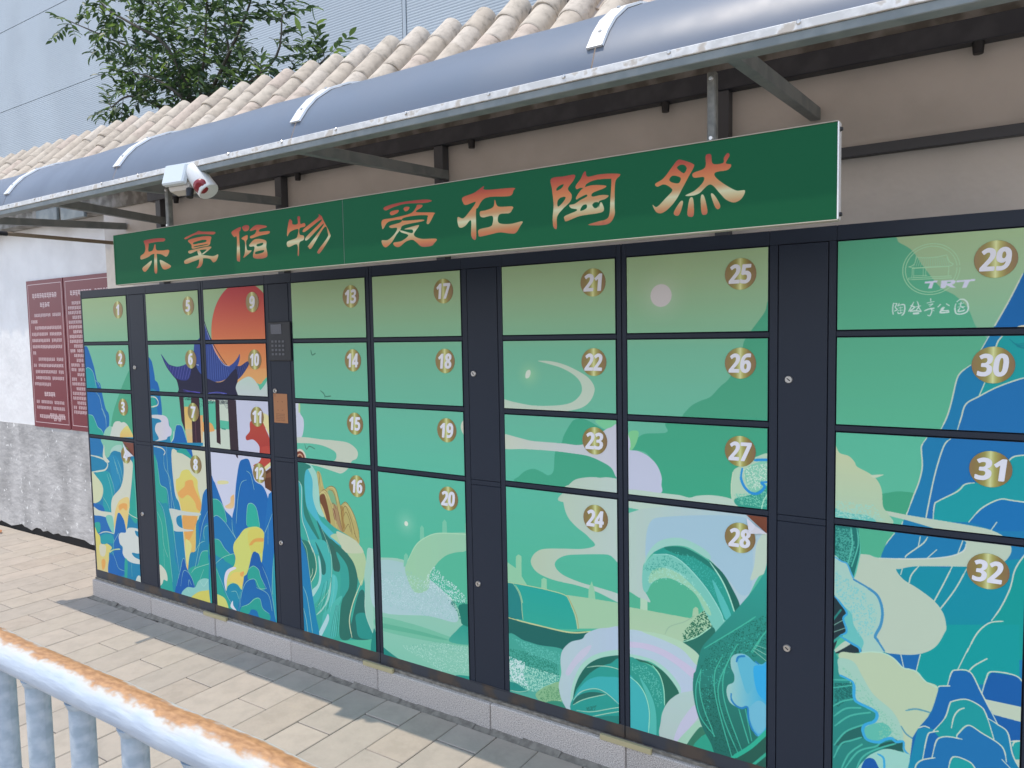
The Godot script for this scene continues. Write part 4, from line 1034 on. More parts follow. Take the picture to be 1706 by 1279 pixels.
const SIGN_ART := """
K 427 1971 s 2549 454 3282 427 4076 480 4087 603 3485 592 2913 608 2620 648 2538 566
K 427 1971 s 2603 596 2867 629 2821 888 2871 1067 2552 1145 2225 1273 2194 1119 2475 1013 2602 847
K 427 1971 s 2225 1273 2216 1121 2610 998 3148 938 3323 703 3409 709 3455 936 3882 992 4391 1006 4356 1174 4156 1282 3824 1160 3439 1108 3089 1107 2770 1210
K 427 1971 s 3287 1097 3461 1109 3438 1852 3340 1971 3221 1839
K 427 1971 s 3042 1379 2912 1595 2488 1846 2277 1681 2607 1525
K 427 1971 s 3674 1396 4175 1553 4499 1720 4194 1824 3856 1778
K 373 1906 s 5626 573 6396 426 6596 373 6826 428 7661 513 7578 610 6856 536 6269 533 5680 649
K 373 1906 s 5836 709 6654 636 7384 674 7370 858 7242 1033 6660 1058 6106 1086 6040 915
K 373 1906 s 5820 1160 6421 1110 7239 1079 7386 1148 6831 1375 6775 1336 7076 1194 6494 1186 5931 1275
K 373 1906 s 6437 1158 6592 1182 6733 1380 6516 1400
K 373 1906 s 5506 1544 5998 1434 6674 1387 7475 1490 7836 1447 7726 1670 7493 1747 7276 1593 6779 1535 6183 1613 5575 1692
K 373 1906 s 6591 1452 6802 1490 6742 1768 6556 1897 6319 1906 6487 1775
H s 6206 834 6760 773 7087 800 7024 876 6555 897 6220 906
H s 6272 993 7132 966 7111 995 6309 1031
K 423 1806 s 8766 657 8901 562 9353 469 9321 625 9251 725 9245 1735 9113 1806 9036 1694 9093 871 8925 831
K 423 1806 s 9458 479 9712 423 9894 492 9822 643 9572 647
K 423 1806 s 9385 922 9748 821 9758 979 9668 1077 9709 1397 9975 1443 9802 1562 9459 1697 9557 1492 9585 1071
K 423 1806 s 9946 628 10324 480 10882 557 10918 625 10556 657 10509 756 11067 779 11041 880 10499 911 10006 974 9929 889 10222 809 10313 661 9984 684
K 423 1806 s 9867 1199 10249 1020 10847 1121 10870 1381 10866 1768 10079 1739 10167 1327 9902 1293
H s 10316 1234 10682 1198 10636 1285 10352 1315
H s 10237 1515 10704 1484 10658 1572 10231 1606
K 403 1817 s 12264 459 12411 523 12441 651 12721 652 12717 403 12864 418 12868 666 13089 662 13119 788 12822 835 12810 1057 13027 1125 13019 1273 12773 1377 12731 1798 12655 1817 12641 1417 12148 1479 12103 1274 12579 1187 12697 1072 12728 851 12295 913 12115 1073 12130 823
K 403 1817 s 13859 418 14031 508 14094 635 14418 1147 14391 1337 13892 1808 13732 1808 13791 1702 14270 1303 14314 1138 14151 906 13438 1602 13258 1564 13281 1492 14009 918 14051 800 13237 1291 13152 1185 13949 718 13918 642 13108 984 13040 879 13817 536
K 423 1980 s 17126 502 17812 423 18853 435 19235 514 18922 553 18112 493 17552 546 17187 622
K 423 1980 s 17364 736 17470 670 17765 663 17723 753 17464 812
K 423 1980 s 17993 649 18083 593 18257 620 18204 708 18077 742
K 423 1980 s 18592 582 18811 605 18796 677 18547 809 19294 903 19291 985 19091 1240 18983 1221 19026 1050 19004 965 18494 924 17994 949 17965 1041 18782 1082 18804 1139 17985 1193 17828 1329 17643 1484 17428 1713 17162 1865 17008 1795 16962 1618 17250 1622 17568 1439 17678 1259 17396 1234 17347 1153 17837 1085 17866 993 17301 1015 17057 1222 16993 1197 17017 931 17538 905 18299 830 18553 652
K 423 1980 s 18005 1326 18580 1248 18640 1291 18422 1550 18736 1707 19373 1760 19285 1899 19138 1980 18751 1968 18511 1800 18341 1712 18065 1746 17755 1901 17552 1857 17505 1739 17864 1711 18173 1548 17875 1428 17827 1348 18325 1486 18353 1376
K 306 1917 s 20499 549 20947 459 21257 321 21345 306 21407 417 22417 477 22436 564 22288 708 21594 655 21291 708 21088 930 21008 1045 20998 1818 20907 1917 20800 1766 20802 1306 20585 1445 20403 1500 20292 1418 20277 1149 20502 1206 20754 1019 20982 796 20961 742 20615 801 20505 710
K 306 1917 s 21172 1062 21369 1047 21672 974 21741 758 21863 977 22384 1032 22361 1149 22256 1223 21899 1230 21872 1478 22290 1551 22732 1516 22658 1653 22490 1842 22262 1839 21907 1774 21608 1800 21151 1840 21087 1773 21114 1617 21528 1567 21638 1473 21633 1247 21298 1258 21169 1201
K 312 1878 s 23770 375 24194 358 24559 361 24516 520 24331 725 24450 914 24406 1101 24159 1286 23959 1495 23944 1796 23901 1855 23819 1767 23803 1498 23840 1146 23796 697
K 312 1878 s 24613 776 24594 669 24756 498 24838 353 24917 312 24974 465 25325 450 25669 469 25970 516 25988 569 25846 736 25821 1357 25818 1628 25674 1834 25405 1878 24976 1829 25290 1764 25560 1721 25657 1578 25690 1174 25724 670 25668 613 25227 591 24952 661 24872 763 24733 755
K 312 1878 s 24608 1071 24610 984 24812 782 25128 725 25533 782 25513 848 25144 941 25123 1042 25415 1032 25634 1074 25528 1156 25335 1203 25324 1373 25374 1241 25431 1264 25487 1458 25331 1528 24721 1553 24275 1659 24205 1608 24217 1503 24583 1400 24604 1349 24423 1296 24374 1203 24546 1186 24728 1102 24947 1022 24928 968 24749 1017
H s 23952 680 24046 612 24190 585 24127 683 23961 743
H s 23977 1054 24082 960 24246 960 24182 1077 23995 1207
H s 24724 1397 24805 1266 24924 1244 24943 1333 24843 1392
H s 25120 1282 25199 1214 25316 1235 25295 1352 25197 1377
K 333 1901 s 27039 917 27271 803 27519 535 27669 380 27800 389 28094 525 28121 615 27983 840 27816 1117 27628 1412 27400 1635 27208 1723 27054 1671 26958 1473 27084 1540 27344 1327 27516 1169 27479 1077 27289 965 27097 1004
K 333 1901 s 28102 769 28419 672 28437 383 28509 333 28589 371 28633 598 28897 617 28923 486 29018 381 29070 456 28975 628 29105 679 29088 761 28984 815 28704 830 28704 949 28949 1167 29244 1354 29465 1380 29381 1572 29193 1652 28984 1562 28827 1391 28562 1120 28274 1310 28073 1356 27889 1327 28147 1226 28365 1044 28383 908 28129 894
K 333 1901 s 27740 1477 27824 1495 27739 1776 27645 1838 27561 1741
K 333 1901 s 28000 1435 28101 1438 28118 1850 28017 1901 27940 1814
K 333 1901 s 28310 1401 28400 1402 28490 1800 28418 1888 28327 1818
K 333 1901 s 28579 1379 28668 1398 28827 1681 28774 1778 28686 1700
H s 27659 571 27743 512 27855 527 27928 624 27854 737 27743 670
H s 27442 860 27537 766 27752 846 27705 981 27517 940
"""

# ---------------------------------------------------------------- the scene
func _ready() -> void:
	rng.seed = 7
	camera_sky_sun()
	materials()
	ground()
	wall()
	building()
	canopy()
	lockers()
	sign_board()
	notice_boards()
	flood_light()
	tree()
	barrier()
	small_things()

func camera_sky_sun() -> void:
	var cam := Camera3D.new()
	cam.name = "camera"
	cam.transform = Transform3D(Basis(Vector3(0.83378, -0.01871, -0.55179), Vector3(-0.02252, 0.99744, -0.06785), Vector3(0.55164, 0.06899, 0.83122)), Vector3(1.11476, 1.67432, 2.48742))
	cam.fov = 53.8594
	cam.far = 400.0
	cam.near = 0.05
	add_child(cam)
	var sky := ProceduralSkyMaterial.new()
	sky.sky_top_color = Color(.62, .70, .83)
	sky.sky_horizon_color = Color(.92, .92, .92)
	sky.sky_curve = .22
	sky.sky_energy_multiplier = 1.28
	sky.ground_bottom_color = Color(.45, .44, .42)
	sky.ground_horizon_color = Color(.62, .62, .6)
	sky.sun_angle_max = 0.0
	var env := Environment.new()
	env.background_mode = Environment.BG_SKY
	env.sky = Sky.new()
	env.sky.sky_material = sky
	env.tonemap_mode = Environment.TONE_MAPPER_LINEAR
	env.tonemap_exposure = EXPOSURE
	env.sdfgi_enabled = true
	env.ssao_enabled = true
	env.ssil_enabled = true
	var we := WorldEnvironment.new()
	we.name = "environment"
	we.environment = env
	add_child(we)
	var sun := DirectionalLight3D.new()
	sun.name = "sun"
	sun.light_energy = 0.78
	sun.light_color = Color(1.0, .95, .88)
	sun.light_angular_distance = .5
	sun.shadow_enabled = true
	sun.look_at_from_position(Vector3.ZERO, Vector3(.215, -1.0, -.165), Vector3.RIGHT)
	add_child(sun)

func materials() -> void:
	M.navy = plain(lin(.026, .033, .048), .42)
	M.navy.metallic_specular = .3
	M.navy_dark = plain(lin(.012, .014, .019), .5)
	M.steel = plain(lin(.55, .54, .52), .28, .9)
	M.white_metal = plain(lin(.80, .80, .78), .38, .25)
	M.trim = rough_mat(noise(31, .02, [[.3, lin(.62, .62, .60)], [.6, lin(.80, .80, .78)], [.75, lin(.55, .50, .43)]], 512, 5), 1.3, .4)
	M.grey_paint = rough_mat(noise(32, .015, [[.3, lin(.17, .20, .205)], [.7, lin(.22, .25, .25)]], 256, 4), 2.0, .5)
	M.dark_paint = rough_mat(noise(33, .015, [[.3, lin(.030, .034, .044)], [.7, lin(.048, .052, .062)]], 256, 4), 2.0, .5)
	M.post_paint = plain(lin(.075, .08, .09), .5)
	M.kick = rough_mat(noise(34, .012, [[.46, lin(.036, .041, .053)], [.60, lin(.050, .045, .042)], [.78, lin(.075, .055, .042)]], 512, 5), .9, .55)
	var coarse := noise(41, .01, [[.2, lin(.76, .755, .74)], [.7, lin(.83, .825, .81)]], 512, 5)
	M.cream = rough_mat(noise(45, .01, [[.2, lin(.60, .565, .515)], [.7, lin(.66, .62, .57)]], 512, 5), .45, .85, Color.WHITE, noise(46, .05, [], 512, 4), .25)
	M.plaster = rough_mat(coarse, .45, .85, Color.WHITE, noise(42, .05, [], 512, 4), .25)
	M.soffit = rough_mat(noise(43, .02, [[.3, lin(.16, .15, .135)], [.55, lin(.24, .235, .21)], [.8, lin(.32, .31, .29)]], 512, 5), .8, .9)
	M.dado = dado_material()
	M.gap = plain(lin(.012, .011, .010), .95)
	M.granite = []
	for k in 3:
		var s := .95 + .05 * k
		M.granite.append(rough_mat(noise(50 + k, .16, [[.28, lin(.18 * s, .16 * s, .145 * s)], [.40, lin(.46 * s, .415 * s, .375 * s)], [.60, lin(.57 * s, .52 * s, .47 * s)], [.76, lin(.72 * s, .68 * s, .63 * s)]], 512, 3, FastNoiseLite.TYPE_SIMPLEX_SMOOTH, .8), 2.4, .75, Color.WHITE, noise(54, .2, [], 256, 2), .15))
	M.mortar = rough_mat(noise(56, .05, [[.3, lin(.16, .145, .12)], [.7, lin(.26, .24, .20)]], 256, 4), 2.0, .95)
	M.bed = rough_mat(noise(57, .04, [[.3, lin(.075, .066, .055)], [.7, lin(.14, .125, .105)]], 256, 4), 1.0, .95)
	M.paver = []
	var tones := [[.385, .338, .285], [.41, .358, .30], [.37, .328, .278], [.395, .348, .29], [.38, .328, .272]]
	for k in tones.size():
		var t: Array = tones[k]
		M.paver.append(rough_mat(noise(60 + k, .012, [[.25, lin(t[0] * .93, t[1] * .93, t[2] * .93)], [.5, lin(t[0], t[1], t[2])], [.8, lin(t[0] * 1.05, t[1] * 1.045, t[2] * 1.04)]], 512, 6, FastNoiseLite.TYPE_SIMPLEX_SMOOTH, .62), .9 + .1 * k, .88, Color.WHITE, noise(66, .12, [], 256, 3), .08))
	M.clay = []
	var cl := [[.50, .43, .345], [.52, .455, .37], [.505, .42, .345], [.48, .415, .335], [.54, .475, .395]]
	for k in cl.size():
		var t: Array = cl[k]
		M.clay.append(rough_mat(noise(70 + k, .02, [[.22, lin(t[0] * .62, t[1] * .62, t[2] * .61)], [.36, lin(t[0] * .92, t[1] * .92, t[2] * .92)], [.8, lin(t[0] * 1.1, t[1] * 1.1, t[2] * 1.1)]], 512, 5, FastNoiseLite.TYPE_SIMPLEX_SMOOTH, .6), 1.3 + .15 * k, .92, Color.WHITE, noise(76, .08, [], 256, 4), .2))
	M.clay_dark = rough_mat(noise(77, .02, [[.3, lin(.10, .085, .07)], [.7, lin(.22, .19, .155)]], 256, 5), 1.5, .95)
	# the dusty upper side and the bronze lower side of the awning sheets
	# bronze-tinted sheet, dusty and half glossy, that lets a little warm light through
	M.sheet = plain(lin(.125, .168, .235), .42)
	M.sheet.roughness_texture = noise(80, .008, [[.3, Color(.75, .75, .75)], [.7, Color(1, 1, 1)]], 512, 5)
	M.sheet.uv1_triplanar = true; M.sheet.uv1_world_triplanar = true; M.sheet.uv1_scale = Vector3.ONE * .7
	M.sheet.roughness = .5
	M.sheet.backlight_enabled = true
	M.sheet.backlight = lin(.36, .28, .22)
	M.clad = rough_mat(noise(85, .006, [[.3, lin(.45, .505, .54)], [.7, lin(.49, .55, .585)]], 512, 4), .12, .55)
	M.leaf = []
	for c in [[.040, .074, .034], [.058, .100, .042], [.028, .054, .030], [.13, .20, .065]]:
		var m := plain(lin(c[0], c[1], c[2]), .5)
		m.backlight_enabled = true
		m.backlight = lin(c[0] * 1.4, c[1] * 1.4, c[2] * .8)
		M.leaf.append(m)
	M.bark = rough_mat(noise(90, .04, [[.3, lin(.055, .05, .04)], [.7, lin(.11, .10, .08)]], 256, 4), 3.0, .95)
	M.blue_paint = rough_mat(noise(91, .02, [[.25, lin(.34, .42, .49)], [.5, lin(.42, .50, .57)], [.8, lin(.52, .585, .64)]], 512, 5), 3.0, .55)
	M.rail = rail_material()
	M.white_plastic = plain(lin(.72, .73, .72), .4)
	M.black_plastic = plain(lin(.012, .012, .014), .5)
	M.red_lens = plain(lin(.22, .018, .025), .3)
	M.sign_green = Color.html("1a5a3a")
	M.badge = badge_material()
	M.digit = plain(lin(.80, .79, .82), .5)
	M.tape = plain(lin(.45, .39, .22), .7)

func dado_material() -> StandardMaterial3D:
	# cement render: cloudy greys with small spots where the paint has flaked to white
	var n := 1024
	var a := FastNoiseLite.new(); a.seed = 5; a.frequency = .006; a.fractal_octaves = 5
	var b := FastNoiseLite.new(); b.seed = 9; b.frequency = .035; b.fractal_octaves = 3
	var z := FastNoiseLite.new(); z.seed = 15; z.frequency = .009; z.fractal_octaves = 2
	var pic := Image.create_empty(n, n / 2, false, Image.FORMAT_RGB8)
	for y in n / 2:
		for x in n:
			var t := a.get_noise_2d(x, y * .7)
			var g := .43 + .17 * t + .03 * b.get_noise_2d(x * 2.0, y * 2.0)
			var c := Color(g * 1.0, g * .975, g * .94)
			if b.get_noise_2d(x + 400.0, y * .8) > .5 and z.get_noise_2d(x, y) > .08: c = Color(.74, .74, .71)
			pic.set_pixel(x, y, c.linear_to_srgb())
	var m := StandardMaterial3D.new()
	m.albedo_texture = ImageTexture.create_from_image(pic)
	m.roughness = .9
	m.uv1_triplanar = true; m.uv1_world_triplanar = true
	m.uv1_scale = Vector3(.5, 1.0, .5)
	m.heightmap_enabled = true; m.heightmap_texture = noise(44, .03, [], 512, 5); m.heightmap_scale = .5
	return m

func rail_material() -> StandardMaterial3D:
	# u along the rail (1 per metre), v around it, 0 on top: pale blue paint worn to rust along the top
	var w := 1024; var h := 128
	var a := FastNoiseLite.new(); a.seed = 21; a.frequency = .012; a.fractal_octaves = 5
	var b := FastNoiseLite.new(); b.seed = 22; b.frequency = .06; b.fractal_octaves = 4
	var pic := Image.create_empty(w, h, false, Image.FORMAT_RGB8)
	for y in h:
		var v := float(y) / h
		var top := absf(v if v < .5 else v - 1.0)   # turns away from the top
		for x in w:
			var n := a.get_noise_2d(x, (y if v < .5 else y - h) * 2.0)
			var f := b.get_noise_2d(x * .8, (y if v < .5 else y - h) * 3.0)
			var blue := Color(.47 + .07 * n, .54 + .07 * n, .625 + .06 * n)
			var rust := Color(.38 + .16 * f, .20 + .10 * f, .085 + .05 * f)
			var k := smoothstep(.03, -.03, top - .075 - .055 * n - .03 * f)
			var pale := Color(.55, .50, .38)
			var edge := smoothstep(.06, -.02, top - .11 - .06 * n)
			pic.set_pixel(x, y, blue.lerp(pale, edge * .6).lerp(rust, k).linear_to_srgb())
	var m := StandardMaterial3D.new()
	m.albedo_texture = ImageTexture.create_from_image(pic)
	m.roughness = .55
	m.uv1_scale = Vector3(.8, 1, 1)
	m.heightmap_enabled = true; m.heightmap_texture = noise(23, .05, [], 256, 4); m.heightmap_scale = .1
	return m

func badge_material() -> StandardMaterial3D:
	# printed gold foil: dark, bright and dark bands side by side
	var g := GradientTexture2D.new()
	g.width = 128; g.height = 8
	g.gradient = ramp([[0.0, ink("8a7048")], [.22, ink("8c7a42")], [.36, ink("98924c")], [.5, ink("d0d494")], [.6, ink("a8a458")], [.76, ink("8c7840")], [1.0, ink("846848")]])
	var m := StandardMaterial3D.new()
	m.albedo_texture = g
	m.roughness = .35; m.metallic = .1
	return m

# ---------------------------------------------------------------- ground
func ground() -> void:
	var st := begin()
	quad(st, Vector3(-150, 0, -150), Vector3(150, 0, -150), Vector3(150, 0, 150), Vector3(-150, 0, 150), Vector3.UP)
	var g := part("ground", finish(st, M.bed), self)
	tag(g, "", "", "", "structure")
	var pave := Node3D.new()
	pave.name = "pavement"
	add_child(pave, true)
	tag(pave, "", "", "", "structure")
	# 200 x 400 mm pavers laid lengthwise towards the wall in running bond
	var shapes := {}
	var rest := begin()
	var count := 0
	for i in range(-56, 24):
		var x0 := i * .2 - .008
		var odd := posmod(i, 2)
		for j in range(-3, 9):
			var z0 := -.2 + .4 * j + (.2 if odd else 0.0)
			var z1 := z0 + .4
			var behind := -.545 if x0 < -4.2 else (.052 if x0 > -3.93 else -.3)
			if x0 >= -4.2 and x0 <= -3.93: behind = -.44
			z0 = maxf(z0, behind)
			if z1 - z0 < .05: continue
			var seen := x0 > -8.4 and x0 < .4 and z0 < 2.0 and z0 < 1.55 + (-x0 - 2.0) * .4 and not (x0 > -.7 and z0 > .7)
			var lift := rng.randf_range(-.0012, .0012)
			if seen and count < 300:
				var key := "%.2f" % (z1 - z0)
				if not shapes.has(key):
					var variants := []
					for v in M.paver.size():
						var s := begin()
						box(s, Vector3(-.098, -.06, -(z1 - z0) / 2 + .002), Vector3(.098, 0, (z1 - z0) / 2 - .002), .0028)
						variants.append(finish(s, M.paver[v]))
					shapes[key] = variants
				var t := Transform3D(Basis.from_euler(Vector3(rng.randf_range(-.002, .002), 0, rng.randf_range(-.003, .003))), Vector3(x0 + .1, GROUND + lift, (z0 + z1) / 2))
				part("paver", shapes[key][rng.randi() % M.paver.size()], pave, t)
				count += 1
			else:
				box(rest, Vector3(x0 + .002, GROUND - .06, z0 + .002), Vector3(x0 + .198, GROUND + lift, z1 - .002), .0028)
	var r := part("paver_field", finish(rest, M.paver[1]), pave)
	tag(r, "", "", "", "stuff")

# ---------------------------------------------------------------- garden wall with its tiled coping
func wall() -> void:
	var w := thing("garden_wall", "long white plastered garden wall with grey cement dado and clay tile coping", "wall")
	part("plaster", box_mesh(Vector3(-14, 0, -1.04), Vector3(-4.31, 2.62, -.56), M.plaster, .004), w)
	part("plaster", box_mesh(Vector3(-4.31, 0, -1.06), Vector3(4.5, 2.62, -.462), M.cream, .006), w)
	# dado with a broken lower edge above a dark gap
	var st := begin()
	var top := .968
	var x := -14.0
	var low := .07
	while x < -4.312:
		var nx := minf(x + rng.randf_range(.03, .09), -4.312)
		var nl := clampf(low + rng.randf_range(-.022, .022), .045, .085)
		var a := Vector3(x, low, -.548); var b := Vector3(nx, nl, -.548)
		var c := Vector3(nx, top, -.548); var d := Vector3(x, top, -.548)
		quad(st, a, b, c, d, Vector3.BACK)
		quad(st, a, b, b + Vector3(0, 0, -.011), a + Vector3(0, 0, -.011), Vector3.DOWN)
		quad(st, d, c, c + Vector3(0, 0, -.011), d + Vector3(0, 0, -.011), Vector3.UP)
		x = nx; low = nl
	part("dado", finish(st, M.dado), w)
	part("footing_gap", box_mesh(Vector3(-14, .0, -.562), Vector3(-4.32, .09, -.556), M.gap), w)
	# cornice courses
	st = begin()
	box(st, Vector3(-14, 2.585, -1.16), Vector3(4.5, 2.70, -.442), .005)
	box(st, Vector3(-14, 2.701, -1.22), Vector3(4.5, 2.775, -.405), .005)
	part("cornice", finish(st, M.soffit), w)
	# bed under the tiles
	st = begin()
	var A := Vector3(0, 2.775, -.40); var B := Vector3(0, 3.20, -.825); var C := Vector3(0, 2.775, -1.25)
	for s in [[A, B, Vector3(0, 1, 1)], [B, C, Vector3(0, 1, -1)], [C, A, Vector3.DOWN]]:
		quad(st, s[0] + Vector3(-14, 0, 0), s[1] + Vector3(-14, 0, 0), s[1] + Vector3(4.5, 0, 0), s[0] + Vector3(4.5, 0, 0), s[2])
	tri(st, A + Vector3(-14, 0, 0), B + Vector3(-14, 0, 0), C + Vector3(-14, 0, 0), Vector3.LEFT)
	tri(st, A + Vector3(4.5, 0, 0), B + Vector3(4.5, 0, 0), C + Vector3(4.5, 0, 0), Vector3.RIGHT)
	part("tile_bed", finish(st, M.clay_dark), w)
	var barrel := []
	var pan := []
	for v in M.clay.size():
		barrel.append(finish(barrel_shape(), M.clay[v]))
		pan.append(finish(pan_shape(), M.clay[v]))
	var down := Basis.from_euler(Vector3(deg_to_rad(45), 0, 0))
	for k in range(-33, 28):
		var rx := -2.252 + .2135 * k
		for row in 3:
			var d := .185 * row
			var jit := Basis.from_euler(Vector3(rng.randf_range(-.012, .012), rng.randf_range(-.014, .014), 0))
			var at := Vector3(rx + rng.randf_range(-.004, .004), 3.285 - d * .7071 + rng.randf_range(-.004, .004), -.80 + d * .7071)
			part("barrel_tile", barrel[rng.randi() % barrel.size()], w, Transform3D(down * jit, at))
			at = Vector3(rx + .107, 3.262 - d * .7071, -.80 + d * .7071)
			part("pan_tile", pan[rng.randi() % pan.size()], w, Transform3D(down, at))
		# the piece that bends over the top, towards the far slope
	st = begin()
	for k in range(-33, 28):
		var rx := -2.252 + .2135 * k
		var t := Transform3D(Basis.from_euler(Vector3(0, PI, 0)) * Basis.from_euler(Vector3(deg_to_rad(38), 0, 0)), Vector3(rx, 3.272, -.84))
		st.append_from(barrel[0], 0, t)
	part("far_slope_tiles", finish(st, M.clay[2]), w).set_meta("kind", "stuff")
	st = begin()
	tube(st, [Vector3(-9.4, 3.225, -.825), Vector3(3.7, 3.225, -.825)], [.05, .05], 10)
	part("ridge_mortar", finish(st, M.clay_dark), w)
	# two small boxes fixed under the eave
	for b in [[-5.19057, 2.55256, -4.87279, 2.66944], [-4.81527, 2.55886, -4.48449, 2.66200]]:
		part("junction_box", box_mesh(Vector3(b[0], b[1], -.4405), Vector3(b[2], b[3], -.418), M.grey_paint, .004), w)

# half-round tile, its upper end at the origin, running along +z; the lower end is wider
func barrel_shape() -> SurfaceTool:
	var st := begin()
	var n := 12
	var L := .192
	for i in 3:
		var z0: float = [0.0, L * .5, L - .008][i]; var z1: float = [L * .5, L - .008, L][i]
		var r0: float = [.060, .0625, .0655][i]; var r1: float = [.0625, .0655, .0625][i]
		for k in n:
			var a := PI * k / n - .1 * (1 if k == 0 else 0); var b := PI * (k + 1) / n
			st.set_smooth_group(1 + i)
			quad(st, Vector3(cos(a) * r0, sin(a) * r0, z0), Vector3(cos(b) * r0, sin(b) * r0, z0), Vector3(cos(b) * r1, sin(b) * r1, z1), Vector3(cos(a) * r1, sin(a) * r1, z1), Vector3(cos((a + b) / 2), sin((a + b) / 2), 0))
	st.set_smooth_group(-1)
	for k in n:   # the thickness that shows at the lower end, and the rounded upper end
		var a := PI * k / n; var b := PI * (k + 1) / n
		quad(st, Vector3(cos(a) * .0625, sin(a) * .0625, L), Vector3(cos(b) * .0625, sin(b) * .0625, L), Vector3(cos(b) * .046, sin(b) * .046, L), Vector3(cos(a) * .046, sin(a) * .046, L), Vector3.BACK)
		tri(st, Vector3(cos(a) * .060, sin(a) * .060, 0), Vector3(cos(b) * .060, sin(b) * .060, 0), Vector3(0, .012, -.018), Vector3.FORWARD)
	for s in [-1.0, 1.0]:
		quad(st, Vector3(s * .06, 0, 0), Vector3(s * .0645, 0, L), Vector3(s * .0645, -.035, L), Vector3(s * .06, -.035, 0), Vector3(s, 0, 0))
	return st

func pan_shape() -> SurfaceTool:
	var st := begin()
	var n := 6
	var L := .20
	for k in n:
		var a := PI * (1.15 + .7 * k / n); var b := PI * (1.15 + .7 * (k + 1) / n)
		var r := .075
		var f := func(t: float, z: float, up: float) -> Vector3: return Vector3(cos(t) * r, sin(t) * r + .045 + up, z)
		quad(st, f.call(a, 0.0, 0.0), f.call(b, 0.0, 0.0), f.call(b, L, .012), f.call(a, L, .012), Vector3.UP)
		quad(st, f.call(a, L, .012), f.call(b, L, .012), f.call(b, L, -.006), f.call(a, L, -.006), Vector3.BACK)
	return st

# ---------------------------------------------------------------- the metal-clad building far behind the wall
func building() -> void:
	var b := thing("clad_building", "tall pale blue building clad in fine horizontal corrugated metal behind the tiled wall", "building")
	part("core", box_mesh(Vector3(-60, 0, -30), Vector3(26, 17.2, -7.06), M.clad), b)
	var ys := [0.0, 1.75, 3.70, 5.65, 7.60, 9.55, 11.5, 13.45, 15.4, 17.3]
	for s in [[-60.0, -33.0], [-32.985, -7.16], [-7.06, 26.0]]:
		for j in ys.size() - 1:
			var st := begin()
			var y: float = ys[j] + .008
			var y1: float = ys[j + 1] - .008
			var step: float = (y1 - y) / round((y1 - y) / .044)
			var amp := .0026 if j < 4 else .0011
			while y < y1 - .001:
				var q := [[0.0, 0.0], [.35, amp], [.65, amp], [1.0, 0.0]]
				for k in 3:
					quad(st, Vector3(s[0], y + step * q[k][0], -7.0 + q[k][1]), Vector3(s[1], y + step * q[k][0], -7.0 + q[k][1]), Vector3(s[1], y + step * q[k + 1][0], -7.0 + q[k + 1][1]), Vector3(s[0], y + step * q[k + 1][0], -7.0 + q[k + 1][1]), Vector3(0, .2 * (1 - k), 1))
				y += step
			quad(st, Vector3(s[0], ys[j] + .008, -7), Vector3(s[1], ys[j] + .008, -7), Vector3(s[1], ys[j] + .008, -7.05), Vector3(s[0], ys[j] + .008, -7.05), Vector3.DOWN)
			quad(st, Vector3(s[0], y1, -7), Vector3(s[1], y1, -7), Vector3(s[1], y1, -7.05), Vector3(s[0], y1, -7.05), Vector3.UP)
			part("wall_panel", finish(st, M.clad), b)
	for sx in [-7.11, -32.992]:
		part("cover_strip", box_mesh(Vector3(sx - .035, 0, -7.04), Vector3(sx + .035, 17.3, -6.985), M.clad, .006), b)

# ---------------------------------------------------------------- the awning
const PROFILE := [[.583, 2.372], [.580, 2.392], [.555, 2.453], [.518, 2.504], [.473, 2.552], [.396, 2.608], [.300, 2.653], [.18, 2.688], [.02, 2.715], [-.18, 2.735], [-.395, 2.748]]

